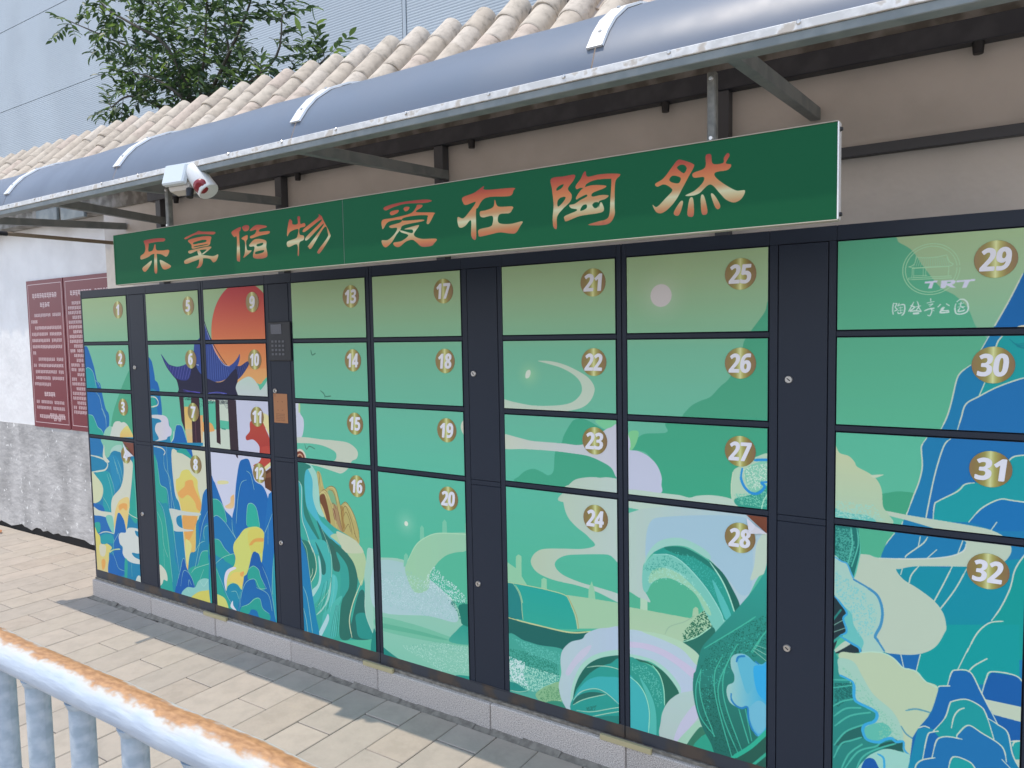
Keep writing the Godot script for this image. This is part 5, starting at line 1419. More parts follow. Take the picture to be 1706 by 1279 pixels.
func canopy() -> void:
	var c := thing("awning", "curved blue-grey awning with white joint strips over the lockers", "awning")
	var xs := [-4.40, -3.375, -2.30, -1.098, .13, 1.34, 2.56]
	var off := func(k: int, d: float) -> Vector3:
		var a = PROFILE[maxi(0, k - 1)]; var b = PROFILE[mini(PROFILE.size() - 1, k + 1)]
		var t := Vector2(b[0] - a[0], b[1] - a[1]).normalized()
		var n := Vector2(t.y, -t.x)
		return Vector3(0, PROFILE[k][1] + n.y * d, PROFILE[k][0] + n.x * d)
	var end := func(x: float, k: int) -> float: return x + (.28 * (1.0 - (PROFILE[k][0] + .395) / .98) if x < -4.3 else 0.0)
	for i in xs.size() - 1:
		var st := begin()
		for k in PROFILE.size() - 1:
			var p: Vector3 = off.call(k, 0.0); var q: Vector3 = off.call(k + 1, 0.0)
			st.set_smooth_group(1)
			var m := 6
			for j in m:
				var f0 := float(j) / m; var f1 := float(j + 1) / m
				var sag := func(f: float) -> float: return sin(f * PI) * .004 * sin(f * 9.0 + i)
				var P := p + Vector3(lerpf(end.call(xs[i] + .002, k), xs[i + 1] - .002, f0), sag.call(f0), 0)
				var P2 := p + Vector3(lerpf(end.call(xs[i] + .002, k), xs[i + 1] - .002, f1), sag.call(f1), 0)
				var Q := q + Vector3(lerpf(end.call(xs[i] + .002, k + 1), xs[i + 1] - .002, f0), sag.call(f0), 0)
				var Q2 := q + Vector3(lerpf(end.call(xs[i] + .002, k + 1), xs[i + 1] - .002, f1), sag.call(f1), 0)
				quad(st, P, P2, Q2, Q, Vector3(0, .7, .7))
		var mesh := finish(st, M.sheet)
		part("roof_sheet", mesh, c)
	var screw := begin()
	disc(screw, .006, .004, 10, .002)
	var screw_mesh := finish(screw, M.steel)
	for i in range(1, xs.size() - 1):
		var st := begin()
		var w := .024
		for k in range(2, PROFILE.size() - 1):
			var p: Vector3 = off.call(k, .009); var q: Vector3 = off.call(k + 1, .009)
			var p0: Vector3 = off.call(k, .002); var q0: Vector3 = off.call(k + 1, .002)
			var X := Vector3(xs[i], 0, 0)
			var W := Vector3(w, 0, 0)
			st.set_smooth_group(1)
			quad(st, p + X - W, p + X + W, q + X + W, q + X - W, Vector3(0, .7, .7))
			st.set_smooth_group(-1)
			quad(st, p + X + W, q + X + W, q0 + X + W * 1.1, p0 + X + W * 1.1, Vector3.RIGHT)
			quad(st, p + X - W, q + X - W, q0 + X - W * 1.1, p0 + X - W * 1.1, Vector3.LEFT)
			if k == 2: quad(st, p + X - W, p + X + W, p0 + X + W, p0 + X - W, Vector3(0, -.7, .7))
		var strip := part("joint_strip", finish(st, M.white_metal), c)
		for k in [3, 5, 7, 9]:
			var p: Vector3 = off.call(k, .0092)
			var a: Vector3 = off.call(k, .02)
			part("screw", screw_mesh, strip, Transform3D(Basis.looking_at(p - a, Vector3.RIGHT), p + Vector3(xs[i], 0, 0)))
	# edge trim, the tube behind it and its screws
	var trim := part("edge_trim", box_mesh(Vector3(-4.40, 2.366, .5845), Vector3(2.56, 2.388, .593), M.trim, .0015), c)
	for k in 22:
		part("screw", screw_mesh, trim, Transform3D(Basis(), Vector3(-4.2 + k * .305 + rng.randf_range(-.03, .03), 2.383, .5925)))
	var st := begin()
	box(st, Vector3(-4.40, 2.343, .540), Vector3(2.56, 2.3655, .588), .002)
	part("front_tube", finish(st, M.grey_paint), c)
	for a in [[-2.99, -3.53], [-2.335, -2.37], [-1.165, -1.2], [.49, .5], [1.62, 1.63]]:
		st = begin()
		beam(st, Vector3(a[0], 2.384, .56), Vector3(a[1], 2.437, -.455), .036, .044)
		part("arm", finish(st, M.grey_paint), c)
	st = begin()
	beam(st, Vector3(-3.99, 2.384, .56), Vector3(-4.02, 2.45, -.455), .036, .044)
	part("arm", finish(st, M.grey_paint), c)
	st = begin()
	box(st, Vector3(-3.66, 2.572, -.4615), Vector3(2.56, 2.646, -.405), .003)
	part("wall_beam", finish(st, M.dark_paint), c)
	for px in [-3.555, -2.375, -1.212, .17, 1.35]:
		part("wall_post", box_mesh(Vector3(px - .027, 1.88, -.4615), Vector3(px + .027, 2.5715, -.412), M.post_paint, .002), c)
	part("wall_rail", box_mesh(Vector3(.198, 2.264, -.4615), Vector3(1.322, 2.301, -.432), M.post_paint, .002), c)
	part("wall_rail", box_mesh(Vector3(1.378, 2.264, -.4615), Vector3(2.56, 2.301, -.432), M.post_paint, .002), c)
	for px in [-3.37, -2.22, -1.02, -.06, 1.0]:
		st = begin()
		tube(st, [Vector3(px, 2.535, -.425), Vector3(px, 2.58, -.425)], [.015, .019], 8)
		part("bolt", finish(st, M.black_plastic), c)
	st = begin()
	tube(st, [Vector3(-3.3, 2.238, -.46), Vector3(-3.3, 2.237, .60)], [.0105, .0105], 10)
	part("stay_rod", finish(st, plain(lin(.21, .16, .11), .6)), c)
	st = begin()
	tube(st, [Vector3(-3.3, 2.237, .60), Vector3(-3.3, 2.237, .66)], [.0125, .0125], 10)
	part("rod_cap", finish(st, M.black_plastic), c)

# ---------------------------------------------------------------- lockers
const LOCK_Y := [1.506, .628]
func digits(txt: String) -> Mesh:
	var f := SystemFont.new()
	f.font_names = PackedStringArray(["Droid Sans"])
	f.font_weight = 800
	var t := TextMesh.new()
	t.font = f; t.text = txt; t.font_size = 64; t.pixel_size = .0012; t.depth = .0012; t.curve_step = 2.0
	# the face is set heavier by laying three copies side by side
	var st := SurfaceTool.new()
	for k in 5:
		var d: Vector2 = [Vector2(-.0017, 0), Vector2(.0017, 0), Vector2(0, .0009), Vector2(0, -.0009), Vector2(0, 0)][k]
		for s in t.get_surface_count(): st.append_from(t, s, Transform3D(Basis(), Vector3(d.x, d.y, .00004 * k)))
	var m := st.commit()
	m.surface_set_material(0, M.digit)
	return m

func lockers() -> void:
	var print_mats := door_print()
	var looks := ["navy locker cabinet with doors 1 to 8, leftmost, beside the red notice boards", "navy locker cabinet with doors 9 to 16, red sun print and keypad", "navy locker cabinet with doors 17 to 24, printed with arched bridge and boat", "navy locker cabinet with doors 25 to 32, rightmost, printed with big waves and blue peaks"]
	var seams := [-3.785, -2.5365, -1.2975, -.0605, 1.1810]
	var base_y := .150
	# plinth of granite blocks
	var plinth := thing("granite_plinth", "low plinth of speckled grey granite blocks under the lockers", "plinth")
	var joints := [-3.79, -3.129, -2.513, -1.892, -1.296, -.661, -.049, .57, 1.2]
	for k in joints.size() - 1:
		var st := begin()
		box(st, Vector3(joints[k] + .0015, 0, -.50), Vector3(joints[k + 1] - .0015, .137 + rng.randf_range(-.001, .001), .022 + rng.randf_range(-.002, .002)), .004)
		part("granite_block", finish(st, M.granite[k % 3]), plinth)
	part("mortar_bed", box_mesh(Vector3(-3.78, .128, -.49), Vector3(1.19, .1495, .006), M.mortar), plinth)
	var st := begin()
	var x := -3.79
	while x < 1.2:
		var nx := x + rng.randf_range(.05, .16)
		var h := rng.randf_range(.004, .016)
		quad(st, Vector3(x, GROUND + h, .0225), Vector3(nx, GROUND + h * .8, .0225), Vector3(nx, GROUND - .003, rng.randf_range(.046, .062)), Vector3(x, GROUND - .003, .052), Vector3(0, 1, .5))
		x = nx
	part("mortar_fillet", finish(st, M.mortar), plinth)
	for t in [[-2.61, -2.41], [-1.385, -1.20], [-.152, .054]]:
		var tp := thing("tape_strip", ["yellowed tape strip on the plinth under the blue mountain doors", "yellowed tape strip on the plinth between gold rock and arched bridge doors", "yellowed tape strip on the plinth under the big curling wave"][int(t[0] > -2.0) + int(t[0] > -1.0)], "tape", Vector3((t[0] + t[1]) / 2, .143, .0245))
		st = begin()
		var hw: float = (t[1] - t[0]) / 2
		box(st, Vector3(-hw, -.008, -.012), Vector3(hw, .012, .0008), .0004)
		part("strip", finish(st, M.tape), tp)
	# shared shapes
	st = begin(); disc(st, .0515, .0016)
	var badge := finish(st, M.badge)
	st = begin(); disc(st, .0125, .006, 20, .002)
	var lock := finish(st, M.steel)
	st = begin(); box(st, Vector3(-.0015, -.006, 0), Vector3(.0015, .006, .0008))
	var slot := finish(st, M.black_plastic)
	for k in 4:
		var cab := thing("locker_cabinet", looks[k], "locker", Vector3(seams[k], base_y, 0), "locker cabinets in one row")
		var o := Vector3(seams[k], base_y, 0)
		var x0: float = 0.0015
		var x1: float = seams[k + 1] - seams[k] - .0015
		var L: Array = DOOR_X[k * 2]; var R: Array = DOOR_X[k * 2 + 1]
		st = begin()
		box(st, Vector3(x0, 0.002, -.49), Vector3(x1, 1.980 - base_y, -.021), .003)
		part("body", finish(st, M.navy), cab)
		# frame bars in front of the body; a 3 mm shadow gap is left round each door
		var g := .003
		st = begin()
		var bars := [[x0 + o.x, L[0] - g], [L[1] + g, R[0] - g], [R[1] + g, x1 + o.x]]
		var mids := [[L[0] - g, L[1] + g], [R[0] - g, R[1] + g]]
		for b in [bars[0], bars[2]]: box(st, Vector3(b[0] - o.x, .0525, -.0205), Vector3(b[1] - o.x, 1.980 - base_y - .001, -.002), .0015)
		for m in mids:
			for r in 5:
				var ylo: float = (ROW_Y[r][0] + g) if r < 4 else 0.0
				var yhi: float = (ROW_Y[r - 1][1] - g) if r > 0 else 1.979
				if r == 4: ylo = base_y + .0525; yhi = ROW_Y[3][1] - g
				if yhi - ylo > .002: box(st, Vector3(m[0] - o.x + .0005, ylo - base_y, -.0203), Vector3(m[1] - o.x - .0005, yhi - base_y, -.0024), .001)
		box(st, Vector3(bars[1][0] - o.x, 1.9335 - base_y, -.0205), Vector3(bars[1][1] - o.x, 1.979 - base_y, -.002), .0015)
		box(st, Vector3(bars[1][0] - o.x, .0525, -.0204), Vector3(bars[1][1] - o.x, ROW_Y[3][1] - .004 - base_y, -.0022), .0015)
		for s in [[bars[1][0], bars[1][0] + .026], [bars[1][1] - .022, bars[1][1]]]:
			box(st, Vector3(s[0] - o.x, ROW_Y[3][1] - .0035 - base_y, -.0206), Vector3(s[1] - o.x, 1.933 - base_y, -.0026), .001)
		part("frame", finish(st, M.navy), cab)
		part("kick_rail", box_mesh(Vector3(x0, .001, -.0208), Vector3(x1, .052, -.001), M.kick, .0015), cab)
		# centre panels, upper and lower
		var px0: float = bars[1][0] + .0285 - o.x; var px1: float = bars[1][1] - .0245 - o.x
		for h in 2:
			var pa := part("control_panel", box_mesh(Vector3(px0, [1.0675, .1985][h] - base_y, -.0205), Vector3(px1, [1.9315, 1.0450][h] - base_y, -.0012), M.navy, .0015), cab)
			var lx: float = bars[1][0] + (.055 if k < 3 else .062) - o.x
			part("lock_cylinder", lock, pa, Transform3D(Basis(), Vector3(lx, LOCK_Y[h] - base_y - (.104 if k == 1 and h == 0 else 0.0), -.0011)))
			part("key_slot", slot, pa, Transform3D(Basis.from_euler(Vector3(0, 0, .3 * k)), Vector3(lx, LOCK_Y[h] - base_y - (.104 if k == 1 and h == 0 else 0.0), .0051)))
			if h == 0: part("panel_seam", box_mesh(Vector3(px0, 1.0465 - base_y, -.0206), Vector3(px1, 1.0660 - base_y, -.0018), M.navy, .001), cab)
			if k == 1 and h == 0: keypad(pa, o)
		for col in 2:
			var c := k * 2 + col
			var D: Array = DOOR_X[c]
			for r in 4:
				var Y: Array = ROW_Y[r]
				var lo := Vector3(D[0] - o.x, Y[1] - base_y, -.019); var hi := Vector3(D[1] - o.x, Y[0] - base_y, 0)
				st = begin()
				var v0: float = (ROW_Y[0][0] - Y[0]) / (ROW_Y[0][0] - ROW_Y[3][1]); var v1: float = (ROW_Y[0][0] - Y[1]) / (ROW_Y[0][0] - ROW_Y[3][1])
				var e := .0012
				quad(st, Vector3(lo.x + e, hi.y - e, 0), Vector3(hi.x - e, hi.y - e, 0), Vector3(hi.x - e, lo.y + e, 0), Vector3(lo.x + e, lo.y + e, 0), Vector3.BACK, [Vector2(.002, v0 + .001), Vector2(.998, v0 + .001), Vector2(.998, v1 - .001), Vector2(.002, v1 - .001)])
				var mesh := finish(st, print_mats[c])
				st = begin()
				var f := [Vector3(lo.x + e, hi.y - e, 0), Vector3(hi.x - e, hi.y - e, 0), Vector3(hi.x - e, lo.y + e, 0), Vector3(lo.x + e, lo.y + e, 0)]
				var b2 := [Vector3(lo.x, hi.y, -e), Vector3(hi.x, hi.y, -e), Vector3(hi.x, lo.y, -e), Vector3(lo.x, lo.y, -e)]
				var nn := [Vector3(0, 1, .5), Vector3(1, 0, .5), Vector3(0, -1, .5), Vector3(-1, 0, .5)]
				for q in 4:
					quad(st, f[q], f[(q + 1) % 4], b2[(q + 1) % 4], b2[q], nn[q])
					quad(st, b2[q], b2[(q + 1) % 4], b2[(q + 1) % 4] + Vector3(0, 0, -.018), b2[q] + Vector3(0, 0, -.018), nn[q])
				mesh = finish(st, M.navy, mesh)
				var door := part("door", mesh, cab)
				door.set_meta("label", "locker door numbered %d" % (c * 4 + r + 1))
				var bx: float = D[1] - o.x - (.0875 if c == 7 else .089)
				var by: float = Y[0] - base_y - .0815
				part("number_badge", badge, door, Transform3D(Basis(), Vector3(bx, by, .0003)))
				var tm := digits(str(c * 4 + r + 1))
				var ab := tm.get_aabb()
				var s := .064 / ab.size.y
				var sx := s * (.95 if ab.size.x * s < .07 else .072 / (ab.size.x * s))
				var sl := Basis(Vector3(sx, 0, 0), Vector3(.10 * s, s, 0), Vector3(0, 0, 1))
				part("number", tm, door, Transform3D(sl, Vector3(bx - sx * (ab.position.x + ab.size.x / 2), by - s * (ab.position.y + ab.size.y / 2), .0026)))
				if c * 4 + r + 1 == 28: peel(door, [0.3888, 1.0447, 0.4571, 0.9981, 0.4009, 0.9936], o, .012)
				if c * 4 + r + 1 == 4: peel(door, [-3.3792, 1.0454, -3.2717, 0.9726, -3.3380, 0.9603], o, .010)

func keypad(pa: Node, o: Vector3) -> void:
	var z := -.0012
	part("keypad", box_mesh(Vector3(-1.985, 1.552, z) - Vector3(o.x, o.y, 0), Vector3(-1.822, 1.745, z + .010) - Vector3(o.x, o.y, 0), M.navy_dark, .003), pa)
	part("screen", box_mesh(Vector3(-1.962, 1.684, z + .0101) - Vector3(o.x, o.y, 0), Vector3(-1.882, 1.733, z + .0118) - Vector3(o.x, o.y, 0), plain(lin(.075, .08, .105), .25), .001), pa)
	var key := box_mesh(Vector3(-.0085, -.0055, 0), Vector3(.0085, .0055, .002), plain(lin(.10, .105, .12), .5), .001)
	for i in 4:
		for j in 4:
			part("key", key, pa, Transform3D(Basis(), Vector3(-1.952 + .026 * i, 1.648 - .021 * j, z + .0101) - Vector3(o.x, o.y, 0)))
	# the brown instruction sticker (its scan code is left out)
	px_mm = 4.0
	im = Image.create_empty(104 * 4, 146 * 4, false, Image.FORMAT_RGB8)
	im.fill(ink("a06c44"))
	var dark := ink("5c3a28")
	for r in 2: glyph_row(20 + r * 3, 20 + r * 24, 60, 16, dark)
	for q in [[120, 150], [270, 150], [120, 330], [270, 330]]:
		im.fill_rect(Rect2i(q[0] - (0 if q[0] < 200 else 24), q[1], 26, 7), dark); im.fill_rect(Rect2i(q[0], q[1] - (0 if q[1] < 200 else 20), 7, 26), dark)
	for r in 5: glyph_row(60, 400 + r * 32, 280, 16, dark)
	var m := StandardMaterial3D.new()
	m.albedo_texture = ImageTexture.create_from_image(im)
	m.roughness = .5
	var st := begin()
	var a := Vector3(-1.974, 1.388, z + .0012) - Vector3(o.x, o.y, 0); var w := .103; var h := .146
	quad(st, a, a + Vector3(w, 0, 0), a + Vector3(w, -h, 0), a + Vector3(0, -h, 0), Vector3.BACK)
	part("sticker", finish(st, m), pa)

# a corner of vinyl that has come loose and folded over
func peel(door: Node, p: Array, o: Vector3, lift: float) -> void:
	var st := begin()
	var a := Vector3(p[0], p[1], .0008) - Vector3(o.x, o.y, 0)
	var b := Vector3(p[2], p[3], .0008) - Vector3(o.x, o.y, 0)
	var c := Vector3(p[4], p[5], lift) - Vector3(o.x, o.y, 0)
	var m := (a + b) * .5 + Vector3(0, 0, lift * .8)
	for s in [[a, m, c], [m, b, c]]:
		tri(st, s[0], s[1], s[2], Vector3.BACK)
		tri(st, s[0] - Vector3(0, 0, .0004), s[1] - Vector3(0, 0, .0004), s[2] - Vector3(0, 0, .0004), Vector3.FORWARD)
	part("peeled_corner", finish(st, plain(lin(.72, .71, .74), .5)), door)

# a line of tiny unreadable printed characters
func glyph_row(x: int, y: int, w: int, h: int, c: Color) -> void:
	var x0 := x
	while x0 < x + w - h * .5:
		var gw := int(h * .9)
		if rng.randf() > .06:
			for k in 3: im.fill_rect(Rect2i(x0, y + int(h * (.05 + .33 * k)), gw - rng.randi() % maxi(1, gw / 3), maxi(1, h / 7)), c)
			for k in 2: im.fill_rect(Rect2i(x0 + int(gw * (.15 + .5 * k)) + rng.randi() % 2, y + rng.randi() % maxi(1, h / 4), maxi(1, h / 7), h - rng.randi() % maxi(1, h / 4)), c)
		x0 += h

# ---------------------------------------------------------------- the sign
func sign_board() -> void:
	px_mm = .24   # points are in tenths of a millimetre
	var W := 3168.0; var H := 236.0
	im = Image.create_empty(int(W * 2.4), int(H * 2.4), false, Image.FORMAT_RGB8)
	im.fill(M.sign_green)
	paint(SIGN_ART)
	im.shrink_x2()
	var s := thing("sign_board", "long green sign board with gold lettering hanging from the awning", "sign", Vector3(SX0, SY1, ZS))
	var split := 1.512
	var right := 3.166
	var y0 := -.003; var y1 := -.2315
	var k := 1200.0
	for q in [[.008, split - .001], [split + .001, right]]:
		var r := Rect2i(int(q[0] * k), int(-y0 * k), int((q[1] - q[0]) * k), int((y0 - y1) * k))
		var m := StandardMaterial3D.new()
		m.albedo_texture = ImageTexture.create_from_image(im.get_region(r))
		m.roughness = .55; m.metallic_specular = .2; m.texture_repeat = false
		var st := begin()
		quad(st, Vector3(q[0], y0, 0), Vector3(q[1], y0, 0), Vector3(q[1], y1, 0), Vector3(q[0], y1, 0), Vector3.BACK)
		part("face_panel", finish(st, m), s)
	part("backing", box_mesh(Vector3(.009, y1 + .001, -.026), Vector3(right - .001, y0 - .001, -.0008), plain(lin(.30, .29, .26), .6)), s)
	var edge := plain(lin(.45, .40, .32), .5)
	part("edge_strip", box_mesh(Vector3(.004, y1 - .003, -.027), Vector3(right + .003, y1 - .0005, .002), edge, .0005), s)
	part("edge_strip", box_mesh(Vector3(.004, y0 + .0005, -.027), Vector3(right + .003, y0 + .0025, .002), edge, .0005), s)
	part("edge_strip", box_mesh(Vector3(right + .0005, y1, -.027), Vector3(right + .004, y0, .002), M.white_metal, .0005), s)
	part("edge_strip", box_mesh(Vector3(.0035, y1, -.027), Vector3(.0075, y0, .002), plain(lin(.06, .17, .08), .5), .0005), s)
	for y in [y0 - .016, y1 + .012]:
		var st := begin()
		tube(st, [Vector3(right + .004, y, -.012), Vector3(right + .010, y, -.012)], [.006, .004], 8)
		part("corner_screw", finish(st, M.black_plastic), s)
	for x in [2.85, .395]:
		var st := begin()
		box(st, Vector3(x - .0115, y1 + .02, -.052), Vector3(x + .0115, .185, -.0275), .003)
		var pole := part("hanger_pole", finish(st, rough_mat(noise(95, .03, [[.3, lin(.13, .13, .115)], [.7, lin(.20, .195, .17)]], 256, 4), 3.0, .6)), s)
		for y in [.012, .165]:
			st = begin()
			tube(st, [Vector3(x, y, -.0274), Vector3(x, y, -.0235)], [.007, .005], 8)
			part("pole_screw", finish(st, M.steel), pole)

# ---------------------------------------------------------------- the two red notice boards on the wall
func notice_boards() -> void:
	for b in 2:
		px_mm = 1.0
		rng.seed = 40 + b
		im = Image.create_empty([590, 750][b], 1200, false, Image.FORMAT_RGB8)
		var red := Color.html("742631"); var white := Color.html("dccbcb")
		im.fill(red)
		for r in [Rect2i(22, 30, im.get_width() - 42, 4), Rect2i(22, 1160, im.get_width() - 42, 4), Rect2i(22, 30, 4, 1134), Rect2i(im.get_width() - 24, 30, 4, 1134)]: im.fill_rect(r, white)
		glyph_row(95, 105, im.get_width() - 180, 40, white)
		if b == 0:
			glyph_row(215, 180, 175, 40, white)
			var y := 270
			for w in [[110, 430], [50, 120], [110, 430], [50, 490], [50, 490], [50, 490], [50, 60], [110, 420], [50, 490], [50, 490], [50, 490], [50, 260]]:
				glyph_row(w[0], y, w[1], 27, white); y += 51
			glyph_row(200, y + 25, 190, 36, white); y += 95
			for w in [[60, 450], [60, 450]]:
				glyph_row(w[0], y, w[1], 27, white); y += 48
			glyph_row(70, y + 22, 440, 30, white)
			glyph_row(270, 1080, 250, 24, white); glyph_row(330, 1118, 130, 24, white)
		else:
			var y := 190
			for q in 24: glyph_row(50 + (60 if q % 3 == 0 else 0), y, 480 - (60 if q % 3 == 0 else 0) - (200 if q % 5 == 4 else 0), 26, white); y += 37
		var m := StandardMaterial3D.new()
		m.albedo_texture = ImageTexture.create_from_image(im)
		m.roughness = .4; m.texture_repeat = false
		var t := thing("notice_board", ["dark red notice board with white text, left of the pair on the white wall", "dark red notice board partly hidden behind the first locker cabinet"][b], "notice board", Vector3([-5.695, -5.090][b], .962, -.556), "red notice boards on the white wall")
		var w: float = [.588, .75][b]; var h := 1.20
		var st := begin()
		quad(st, Vector3(0, h, .0125), Vector3(w, h, .0125), Vector3(w, 0, .0125), Vector3(0, 0, .0125), Vector3.BACK)
		part("face", finish(st, m), t)
		part("panel", box_mesh(Vector3(-.001, -.001, .0005), Vector3(w + .001, h + .001, .012), plain(red, .4), .001), t)
	rng.seed = 77

# ---------------------------------------------------------------- the small lamp on the awning's edge
func flood_light() -> void:
	var t := thing("flood_light", "white box lamp with a red round lens on the awning's front edge", "lamp", Vector3(-1.75004, 2.33286, 0.61500))
	var b := Basis.from_euler(Vector3(-.30, .12, 0))
	var st := begin()
	box(st, Vector3(-.062, -.042, -.005), Vector3(.062, .046, .022), .006, Transform3D(b, Vector3.ZERO))
	part("lamp_front", finish(st, plain(lin(.62, .68, .70), .25)), t)
	st = begin()
	box(st, Vector3(-.058, -.055, -.07), Vector3(.058, .044, -.0055), .012, Transform3D(b, Vector3.ZERO))
	part("lamp_body", finish(st, plain(lin(.58, .55, .50), .5)), t)
	# slanting white sounder tube with the red lens set into its lower end
	var d := Vector3(.62, -.76, -.12).normalized()
	st = begin()
	var p0 := Vector3(.050, .030, -.035)
	tube(st, [p0, p0 + d * .02, p0 + d * .125, p0 + d * .130], [.034, .040, .043, .040], 20)
	part("sounder_tube", finish(st, M.white_plastic), t)
	st = begin()
	var n := (Vector3(.25, .05, .95) + d * .45).normalized()
	var c := p0 + d * .094 + n * .030
	tube(st, [c, c + n * .012, c + n * .018], [.030, .028, .016], 20)
	part("red_lens", finish(st, M.red_lens), t)
	st = begin()
	tube(st, [Vector3(.05, -.055, -.02), Vector3(.058, -.088, -.012)], [.016, .014], 12)
	part("sensor_foot", finish(st, M.black_plastic), t)
	st = begin()
	for k in 4: tube(st, [Vector3(.05, .045, -.045 + .006 * k), Vector3(.11, .052 - .006 * k, -.055), Vector3(.165, .035 + .004 * k, -.075)], [.004, .004, .004], 6)
	part("cable", finish(st, plain(lin(.42, .38, .28), .6)), t)

# ---------------------------------------------------------------- the ash tree behind the wall
func leaf_mesh(mat: Material) -> ArrayMesh:
	# lance-shaped blade along +y, folded on its rib and curved down at the tip
	var st := begin()
	var rows := [[0.0, .02, 0.0], [.22, .30, .03], [.5, .40, .045], [.78, .24, .02], [1.0, .02, -.05]]
	st.set_smooth_group(1)
	for i in 4:
		var a = rows[i]; var b = rows[i + 1]
		for s in [-1.0, 1.0]:
			quad(st, Vector3(0, a[0], a[2]), Vector3(s * a[1] * .5, a[0], a[2] + .07), Vector3(s * b[1] * .5, b[0], b[2] + .07), Vector3(0, b[0], b[2]), Vector3.BACK)
	return finish(st, mat)

